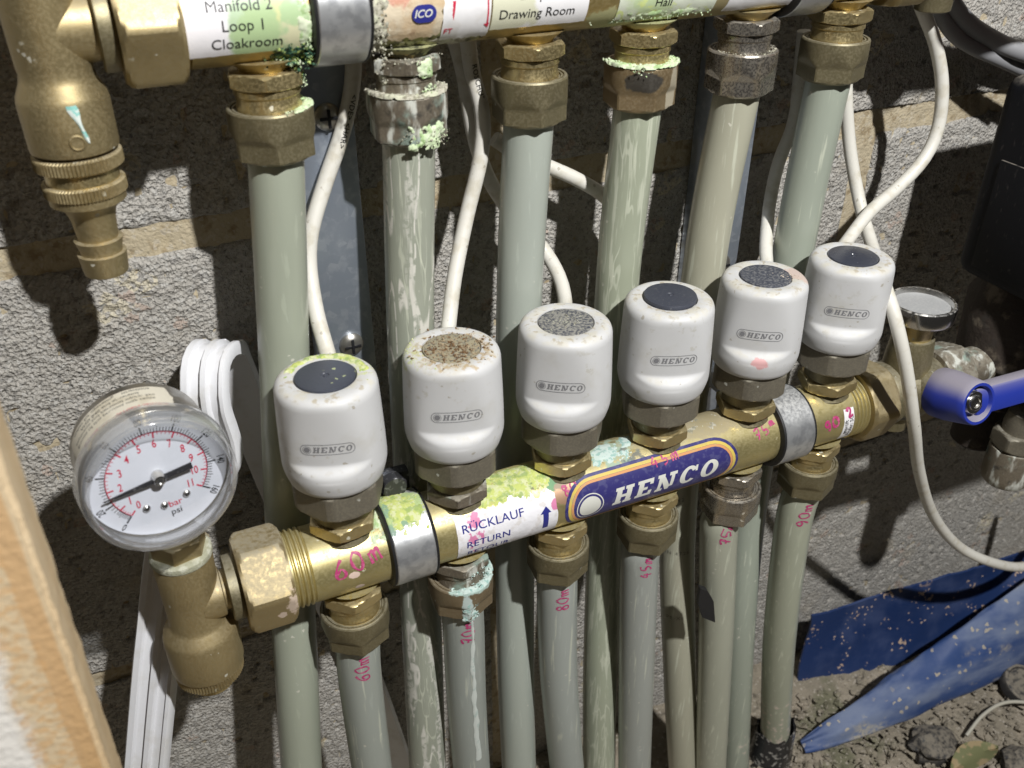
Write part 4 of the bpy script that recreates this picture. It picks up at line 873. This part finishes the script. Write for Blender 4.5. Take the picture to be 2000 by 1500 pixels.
MB().polar(hexnut(0, 14, 22, 2, .2, 8), 72, Matrix.Translation((E0[0]+4, E0[1], E0[2]+30)) @ AXX).build('side_nut', M['collar'], t, ang=25)

# ================================================================== PUMP (right edge)
t = thing('circulation_pump', (400, 10, 20), 'dusty black circulation pump at the right edge', 'pump')
PL = at(1926, 300, 24)
x0 = PL[0]; zt = at(1940, 146, 24)[2]; zb = at(1940, 510, 24)[2]
MB().box(x0, x0+120, -90, 26, zb, zt, 8, None, 4).build('motor_housing', M['pump'], t)
MB().box(x0-1.2, x0+.5, -70, 14, zb+8, zt-40, .6).build('side_panel', M['pump'], t)
MB().polar([(zb-52, 22), (zb-48, 27), (zb-14, 29), (zb-4, 24), (zb+3, 24)], 40, Matrix.Translation((x0+34, 2, 0))).build('volute', M['iron'], t)
MB().polar(hexnut(zb-78, zb-54, 42, 3, .2, 14), 72, Matrix.Translation((x0+36, 6, 0))).polar([(zb-112, 12), (zb-110, 14), (zb-70, 14)], 40, Matrix.Translation((x0+36, 6, 0))).build('pipe_union', M['iron'], t)

# ================================================================== WHITE TRIM, TIMBER, BLUE SHEETS
prof2 = [(-9, 0), (-9, 3.2), (-8, 4.4), (-5.6, 4.4), (-4.8, 3.0), (-1.2, 2.6), (-.4, 4.6), (1.6, 4.6), (2.4, 2.6), (6.0, 3.0), (6.8, 4.4), (8.2, 4.4), (9, 3.2), (9, 0), (7.8, -.2), (0, .8), (-7.8, -.2)]
def strip(path, wdir):
    mb = MB(); P = []; n = len(path)
    for i in range(n):
        tt = path[min(i+1, n-1)]-path[max(i-1, 0)]; tt /= np.linalg.norm(tt); w_ = wdir-tt*(wdir@tt); w_ /= np.linalg.norm(w_); nn = -np.cross(tt, w_)
        P.append([path[i]+w_*a*1.05+nn*b*1.25 for a, b in prof2])
    o = mb.grid(P, True); k = len(prof2); mb.f.append(tuple(o+i for i in range(k))); q = o+(n-1)*k; mb.f.append(tuple(q+i for i in range(k))); return mb
top = at(405, 712, 48)
A = np.array
path = [at(286, 1540, 10), at(314, 1250, 20), at(350, 1010, 33)]+[top+A((-3, -6, -42)), top+A((-3, -6, -14)), top+A((-2, -4, -6)), top+A((0, 0, -.5)), top+A((3.5, 6, .5)), top+A((7.5, 13, -4)), top+A((10, 17, -14))]+[at(560, 1000, 68), at(700, 1300, 68), at(792, 1545, 68)]
o = strip(crom(path, 3), A((.86, -.51, 0))).build('trim_strip', M['trim'], None, base=tuple(path[0]), ang=30); tag(o, 'white ribbed plastic trim strip bent over behind the gauge', 'trim strip')

mb = MB(); bm = bmesh.new(); bmesh.ops.create_cube(bm, size=1)
for v in bm.verts: v.co = Vector((-125+v.co.x*70, -111.5+v.co.y*21, 40+v.co.z*600))
bmesh.ops.bevel(bm, geom=[e for e in bm.edges if abs(e.verts[0].co.z-e.verts[1].co.z) > 100], offset=1.2, segments=3, affect='EDGES')
for k in range(1, 240): 
    bmesh.ops.bisect_plane(bm, geom=list(bm.verts)+list(bm.edges)+list(bm.faces), plane_co=(0, 0, -260+600*k/240), plane_no=(0, 0, 1))
for v in bm.verts:
    if v.co.x > -92: v.co.x += .35*mnoise.noise(Vector((v.co.z*.25, v.co.y*.3, 0)))+.35*mnoise.noise(Vector((v.co.z*1.1, v.co.y, 3)))
    v.co.x += (v.co.z-100)*.012+.3
mb.bm(bm); o = mb.build('timber_batten', M['wood'], None, base=(-125, -111, -260), ang=40); tag(o, 'rough sawn pale timber batten standing upright at the left edge', 'timber')

def gz(u, v):
    d = FW+RT*(u-1000)/FPX-UP*(v-750)/FPX; return CAM+d*((FZ+2-CAM[2])/d[2])
# blue sheet against the wall, with a rolled muddy fold in front of it
mb = MB(); P, Q = [], []
for i in range(31):
    u = i/30; ut, vt = 1586+(2060-1586)*u, 1203+(1062-1203)*u; ub, vb = 1556+(2060-1556)*u, 1375+(1098-1375)*u+(40*math.sin(PI*min(1, (u-.2)*1.25)) if u > .2 else 0)
    a = at(ut, vt, 62-32*u); b = at(ub, vb, 50-30*u); row, rq = [], []
    for j in range(11):
        k = j/10; q = a*(1-k)+b*k+A((0, 3*math.sin(PI*k)-2.0*mnoise.noise(Vector((u*5, k*2, 0)))-2.2*abs(mnoise.noise(Vector((u*9+k*2, k*1.2, 5)))), 0))+A((2.0*math.sin(k*7)*(i == 0), 0, 0)); row.append(q); rq.append(q+A((.2, 1.6, .2)))
    P.append(row); Q.append(rq)
mb.grid(P); mb.grid(Q); e = [r[0] for r in P]+P[-1]+[r[-1] for r in P][::-1]+P[0][::-1]; g_ = [r[0] for r in Q]+Q[-1]+[r[-1] for r in Q][::-1]+Q[0][::-1]; mb.grid([e, g_])
o = mb.build('plastic_sheet', M['bluesheet'], None, base=tuple(P[0][-1]), ang=50); tag(o, 'flat dark blue plastic sheet leaning on the wall, flecked with plaster', 'plastic sheet')
mb = MB(); P = []
for i in range(91):
    u = i/90; tu, tv = 1562+(2070-1562)*u, 1446+(1090-1446)*u; bu, bv = 1572+(2070-1572)*u, 1476+(1268-1476)*u**1.25
    b = gz(bu, bv)+A((0, 0, 3)); a = at(tu, tv, b[1]+10+12*min(1, u*2)); row = []
    nrm = np.cross(b-a, A((1, 0, .1))); nrm /= np.linalg.norm(nrm)
    if nrm[1] > 0: nrm = -nrm
    th = 3+14*min(1, u*2.2)
    for j in range(48):
        an = 2*PI*j/48; k = (1-math.cos(an))/2; q = a*(1-k)+b*k+nrm*th*math.sin(an)*.5+A((0, 1.6*mnoise.noise(Vector((u*7, an, 2))), 1.6*mnoise.noise(Vector((u*6, an*1.5, 7)))+1.4*abs(mnoise.noise(Vector((u*16+k*5, k*3, 4))))*min(1, u*3))); row.append(q)
    P.append(row)
o_ = mb.grid(P, True); mb.f.append(tuple(o_+i for i in range(48)))
o = mb.build('plastic_roll', M['bluetube'], None, base=tuple(P[0][24]), ang=60); tag(o, 'crumpled muddy blue plastic roll lying on the ground', 'plastic sheet')

# sleeve round the rightmost pipe
pe = pipes[11][1]; b0 = at(1508, 1452, 13)
mb = MB(); P = []
for j, (dz, R) in enumerate(((-22, 15), (-8, 14.5), (2, 13.5), (9, 13.2), (16, 12.6), (19, 12.4))):
    P.append([b0+A((R*math.cos(2*PI*i/36)*1.1, R*math.sin(2*PI*i/36), dz+(5*mnoise.noise(Vector((i*.5, j*.4, 0))) if j > 2 else 0)*1.6)) for i in range(36)])
for j, (dz, R) in enumerate(((19, 11.6), (8, 11.5), (-22, 11.5))): P.append([b0+A((R*math.cos(2*PI*i/36)*1.1, R*math.sin(2*PI*i/36), dz+(5*mnoise.noise(Vector((i*.5, 5*.4, 0)))*1.6 if j == 0 else 0))) for i in range(36)])
mb.grid(P, True); o = mb.build('pipe_sleeve', mat('torn_black_film', (.02, .02, .022), .25, mix=[dict(c=(.4, .38, .35), r=.8, m=[('noise', 220, .55, .64)], a=.8)]), None, base=tuple(b0+A((0, 0, -22)))); tag(o, 'torn black plastic sleeve round the foot of the 90m pipe', 'pipe sleeve')

# litter on the ground
q = gz(1985, 1345)
o = MB().polar([(0, 13), (1, 15), (7, 15.4), (9, 14.6), (9.4, 12.5), (8, 11.5), (7.6, .2)], 40, Matrix.Translation(tuple(q+A((0, 0, 2)))) @ Matrix.Rotation(.4, 4, 'X')).build('rubber_cap', M['stone'], None, base=tuple(q)); tag(o, 'round black cap lying on the ground at the right edge', 'cap')
q = gz(1815, 1465); mb = MB(); mb.lump(q+A((0, 0, 5)), 14, 3, .22, (1.25, .9, .75)); o = mb.build('stone', M['stone'], None, base=tuple(q), ang=30); tag(o, 'black broken lump beside the blue roll', 'stone')
q = gz(1990, 1500); mb = MB(); mb.lump(q+A((0, 0, 5)), 12, 3, .22, (1.2, 1, .7)); o = mb.build('stone', M['stone'], None, base=tuple(q), ang=30); tag(o, 'black lump in the bottom right corner', 'stone')
q = gz(1900, 1495); mb = MB(); P = []
for i in range(13):
    u = i/12; wd = 9*math.sin(PI*min(1, u*.96+.04))**.7
    P.append([q+A((-22+44*u, k*wd+2*math.sin(u*3), 6+3*math.sin(u*3)+abs(k)*2.5)) for k in (-1, -.5, 0, .5, 1)])
mb.grid(P); mb.grid([[p+A((0, 0, -.5)) for p in r] for r in P]); o = mb.build('leaf', M['leaf'], None, base=tuple(q)); tag(o, 'dry curled leaf on the ground at the bottom right', 'leaf')
pts = [gz(1885, 1442)+A((0, 0, 3)), gz(1915, 1412)+A((0, 0, 10)), gz(1960, 1392)+A((0, 0, 12)), gz(2040, 1390)+A((0, 0, 8))]
o = MB().tube(crom(pts, 3), 1.3, 10).build('clear_tube', mat('clear_tube', (.45, .43, .36), .3), None, base=tuple(pts[0]), ang=60); tag(o, 'thin pale plastic tube curling over the ground', 'tube')
mb = MB()
for i in range(1500):
    u, v = rnd.uniform(1380, 2040), rnd.uniform(1280, 1540); p = gz(u, v)
    if p[1] > 66: continue
    mb.lump(p+A((0, 0, .5)), rnd.choice((.4, .5, .6, .8, 1.0, 1.4, 2.0, 3.2)), 1, .55, (1, 1, .6))
for i in range(60):
    p = gz(rnd.uniform(1480, 2030), rnd.uniform(1380, 1530)); a_ = rnd.uniform(0, 6.3); l = rnd.uniform(5, 16); d_ = A((math.cos(a_)*l, math.sin(a_)*l, rnd.uniform(-.5, 2)))
    if p[1]+d_[1] < 70: mb.tube([p+A((0, 0, 2.0)), p+d_*.5+A((0, 0, 2.6+rnd.random())), p+d_+A((0, 0, 2))], rnd.uniform(.2, .5), 5)
o = mb.build('rubble', M['floor'], None, ang=20, kind='stuff'); tag(o, 'loose crumbs of mortar and stone scattered over the ground', 'rubble')

# ================================================================== CORROSION CRUSTS (parts of the fittings they grow on)
def crust(parent, spots, m, name='corrosion_crust'):
    mb = MB()
    for (c, ext, n, r) in spots:
        for i in range(max(1, int(n*.8))):
            p = [c[j]+cg()*ext[j] for j in range(3)]
            mb.lump(p, r*.62*rnd.choice((.35, .5, .6, .8, 1.1)), 1, .55)
    return mb.build(name, M[m], parent, ang=25, kind='stuff')
def scab(fn, u0, u1, v0, v1, thick, seed, step=.5, fill=.5, sc_=.16):
    "lumpy crust bonded to a surface: fn(u, v, offset); drops out where it is thin"
    mb = MB(); nu, nv = max(3, int((u1-u0)/step)), max(3, int((v1-v0)/step)); H = np.zeros((nv+1, nu+1)); P = []
    for j in range(nv+1):
        row = []
        for i in range(nu+1):
            u = u0+(u1-u0)*i/nu; v = v0+(v1-v0)*j/nv; e = min(i, nu-i)/nu*2; f_ = min(j, nv-j)/nv*2
            n = mnoise.fractal(Vector((u*sc_, v*sc_, seed*3.7)), .7, 2.2, 4)+.35*mnoise.noise(Vector((u*1.3, v*1.3, seed)))
            h = n*.8+fill-.9*max(0, 1-2.2*min(e, f_))**1.2; H[j, i] = h; row.append(fn(u, v, -.12+thick*max(0, min(1, h))**.6*(1+.35*mnoise.noise(Vector((u*2.1, v*2.1, seed+9))))))
        P.append(row)
    o = len(mb.v); mb.v = [tuple(map(float, p)) for r in P for p in r]
    for j in range(nv):
        for i in range(nu):
            if H[j:j+2, i:i+2].max() > 0: a_ = j*(nu+1)+i; mb.f.append((a_, a_+1, a_+nu+2, a_+nu+1))
    return mb
def ringfn(x, y, z, R0):
    "u = mm round the ring from its front, v = mm outwards from R0 over the rim"
    def f(u, v, off): a = u/R0; return (x+(R0+v+off*.3)*math.sin(a), y-(R0+v+off*.3)*math.cos(a), z+off)
    return f
scab(tubefn(0, 0, 16), 53, 92, 11.5, 33, .7, 2, .5, .55).build('corrosion_crust', M['cvy'], lowman, ang=180, kind='stuff')
scab(tubefn(0, 0, 16), 7, 15, 10, 32, .6, 5, .5, .4).build('corrosion_crust', M['cvp'], lowman, ang=180, kind='stuff')
scab(tubefn(0, 0, 19.25), 16, 33, 14, 44, .7, 3, .5, .5).build('corrosion_crust', M['cvy'], lowman, ang=180, kind='stuff')
scab(tubefn(0, 0, 16), 108, 141, 15, 32, .5, 7, .5, .25).build('corrosion_crust', M['cvw'], lowman, ang=180, kind='stuff')
scab(tubefn(0, 0, 16), 156, 192, 16, 32, .4, 8, .5, .0).build('corrosion_crust', M['cvg'], lowman, ang=180, kind='stuff')
scab(tubefn(UY, UZ, 16.2), 0, 15, -23, -8, 1.0, 4, .4, .35, .3).build('corrosion_crust', M['cvd'], upman, ang=180, kind='stuff')
scab(tubefn(UY, UZ, 16.2), 9, 15, -14, 12, .6, 9, .4, .3, .3).build('corrosion_crust', M['cvp'], upman, ang=180, kind='stuff')
scab(tubefn(UY, UZ, 16), 33.5, 41, -22, 12, 1.0, 6, .45, .5, .25).build('corrosion_crust', M['cvg'], upman, ang=180, kind='stuff')
scab(tubefn(UY, UZ, 16), 40, 74, -22, -12, .5, 12, .5, .3, .25).build('corrosion_crust', M['cvg'], upman, ang=180, kind='stuff')
scab(tubefn(UY, UZ, 16.2), 128, 172, -16, -9, .7, 13, .45, .25, .3).build('corrosion_crust', M['cvp'], upman, ang=180, kind='stuff')
scab(ringfn(150, UY, UZ-30.6, 11.2), -24, 18, 0, 4.3, 1.6, 14, .4, .75, .3).build('corrosion_crust', M['cvp'], upman, ang=180, kind='stuff')
scab(ringfn(50, UY, UZ-30.6, 11.2), -26, 22, 0, 4.0, 1.5, 15, .4, .6, .3).build('corrosion_crust', M['cvg'], upman, ang=180, kind='stuff')
scab(ringfn(0, UY, UZ-30.6, 11.2), 2, 22, 0, 4.0, 1.3, 16, .4, .4, .3).build('corrosion_crust', M['cvp'], upman, ang=180, kind='stuff')
scab(ringfn(50, 0, -30.6, 11.0), -8, 26, 0, 4.0, 1.2, 17, .4, .6, .3).build('corrosion_crust', M['cvw'], lowman, ang=180, kind='stuff')
def sidefn(x, y, R0):
    return lambda u, v, off: (x+(R0+off)*math.sin(u/R0), y-(R0+off)*math.cos(u/R0), v)
scab(sidefn(50, UY, 14.4), -6, 13, UZ-50, UZ-40, 1.1, 18, .4, .28, .4).build('corrosion_crust', M['cvp'], upman, ang=180, kind='stuff')
scab(sidefn(50, UY, 12.6), 0, 7, UZ-24.5, UZ-17.5, 1.0, 19, .35, .5, .3).build('corrosion_crust', M['cvp'], upman, ang=180, kind='stuff')
scab(sidefn(50, 0, 14.3), -5, 4, -49, -33, .9, 20, .4, .35, .3).build('corrosion_crust', M['cvw'], lowman, ang=180, kind='stuff')
def arc_spots(x, y, R, z, a0, a1, n, ext, r):
    return [((x+R*math.sin(math.radians(a)), y-R*math.cos(math.radians(a)), z), ext, 3, r) for a in np.linspace(a0, a1, n)]
crust(upman, arc_spots(0, UY, 12.8, UZ-30.6, 20, 110, 16, (1.2, 1.2, .8), .7)+arc_spots(150, UY, 13.2, UZ-30.2, -110, 80, 70, (1.6, 1.6, 1.2), .75)+[((144, 23, UZ-31), (5, 2, 2), 60, .7), ((148, 22, UZ-11.5), (26, .6, .8), 60, .5), ((50+2, 24, UZ-21), (3.6, .8, 2.2), 60, .55)], 'cvp')
crust(upman, [((7, 27, UZ-14.6), (7, 2.6, 1.8), 190, .75), ((12.6, 23.5, UZ-11), (1.8, 1.6, 5), 150, .75), ((9.5, 28, UZ-19), (2.0, 2, 2.4), 60, .7)], 'cvd')
crust(upman, [((8, 25.5, UZ-15), (5, 1.4, 1.6), 50, .6), ((13, 21.5, UZ-6), (1.0, 1.0, 6), 60, .6), ((11.6, 30, UZ-21.5), (.8, 1.6, 2.4), 50, .6)], 'cvp')
crust(upman, arc_spots(50, UY, 12.6, UZ-30.4, -120, 100, 60, (2.0, 2.0, 1.0), .8)+arc_spots(50, UY, 11.6, UZ-18.5, -100, 80, 40, (1.6, 1.6, .8), .7)+[((52, 22.5, UZ-45), (8, 1.2, 3), 110, .65), ((37, 20.5, UZ-5), (2.6, 2, 16), 160, .7)], 'cvg')
crust(upman, [((53, 22, UZ-45.5), (6, .9, 2.6), 60, .6), ((54, 24.6, UZ-28.6), (3.0, 2, 1.4), 40, .8)], 'cvp')
crust(upman, arc_spots(200, UY, 12.8, UZ-30.6, -90, 80, 40, (1.2, 1.2, .6), .5), 'cvg')
crust(lowman, arc_spots(50, 0, 12.6, -30.0, 0, 110, 44, (1.8, 1.8, 1.4), .75)+[((51, -13.5, -46), (2.2, 1, 2.2), 60, .6), ((48.5, -13.6, -38), (1.0, .5, 6), 70, .45), ((52, -11, -23), (5, 2, 3), 60, .6)], 'cvw')
top_sp = []
for i in range(120):
    x = rnd.gauss(66, 9); a = math.radians(rnd.gauss(72, 16)); top_sp.append(((x, -16.1*math.cos(a), 16.1*math.sin(a)), (.3, .3, .3), 1, .5))
for i in range(50):
    x = rnd.gauss(13, 4); a = math.radians(rnd.gauss(70, 18)); top_sp.append(((x, -16.1*math.cos(a), 16.1*math.sin(a)), (.3, .3, .3), 1, .5))
for i in range(90):
    x = rnd.uniform(16, 33); a = math.radians(rnd.gauss(82, 15)); top_sp.append(((x, -19.3*math.cos(a), 19.3*math.sin(a)), (.3, .3, .2), 1, .45))
crust(lowman, top_sp, 'cvy')
def acrust(k, spots, m, name='corrosion_crust'):
    "spots in world mm; the head is turned about its own axis"
    mb = MB()
    for (c, ext, n, r) in spots:
        for i in range(int(n*2.4)): mb.lump([c[j]+cg()*ext[j] for j in range(3)], r*.62*rnd.choice((.35, .5, .6, .8, 1.1)), 1, .55)
    ps = -math.radians(face[k]); cs, sn = math.cos(ps), math.sin(ps)
    mb.v = [((x-50*k)*cs-y*sn, (x-50*k)*sn+y*cs, z) for x, y, z in mb.v]
    BASE[ACT[k].name] = (0, 0, 31); return mb.build(name, M[m], ACT[k], ang=25, kind='stuff')
sp = []
for i in range(150):
    a = math.radians(rnd.gauss(150, 38)); R = rnd.gauss(15.3, 1.1); sp.append(((R*math.sin(a), -R*math.cos(a), 87.0-max(0, R-15.5)*.8), (.4, .4, .4), 2, .5))
acrust(0, sp[:60], 'cvy')
mb = scab(ringfn(0, 0, 87.0, 12.6), 15, 54, 0, 4.6, .9, 31, .4, .45, .3); ps = -math.radians(face[0]); mb.v = [(x*math.cos(ps)-y*math.sin(ps), x*math.sin(ps)+y*math.cos(ps), z-max(0, math.hypot(x, y)-15.6)*.6) for x, y, z in mb.v]; mb.build('corrosion_crust', M['cvy'], ACT[0], ang=180, kind='stuff')
sp = [((rnd.gauss(50, 6.5), rnd.gauss(-.5, 6), 87.1), (.5, .5, .3), 1, .7) for i in range(300)]
acrust(1, sp, 'litter', 'litter')
acrust(1, [((50+16*math.sin(math.radians(a)), -16*math.cos(math.radians(a)), 86.3), (1.2, 1.2, .5), 6, .5) for a in np.linspace(215, 320, 26)], 'cvy')
acrust(2, [((100+rnd.gauss(0, 4), rnd.gauss(0, 4), 87.0), (.5, .5, .2), 1, .3) for i in range(150)], 'cvg', 'dust')
acrust(4, [((200+8+rnd.gauss(0, 1.8), -4+rnd.gauss(0, 2), 87.2), (.5, .5, .2), 1, .5) for i in range(60)], 'plaster', 'plaster_crumbs')
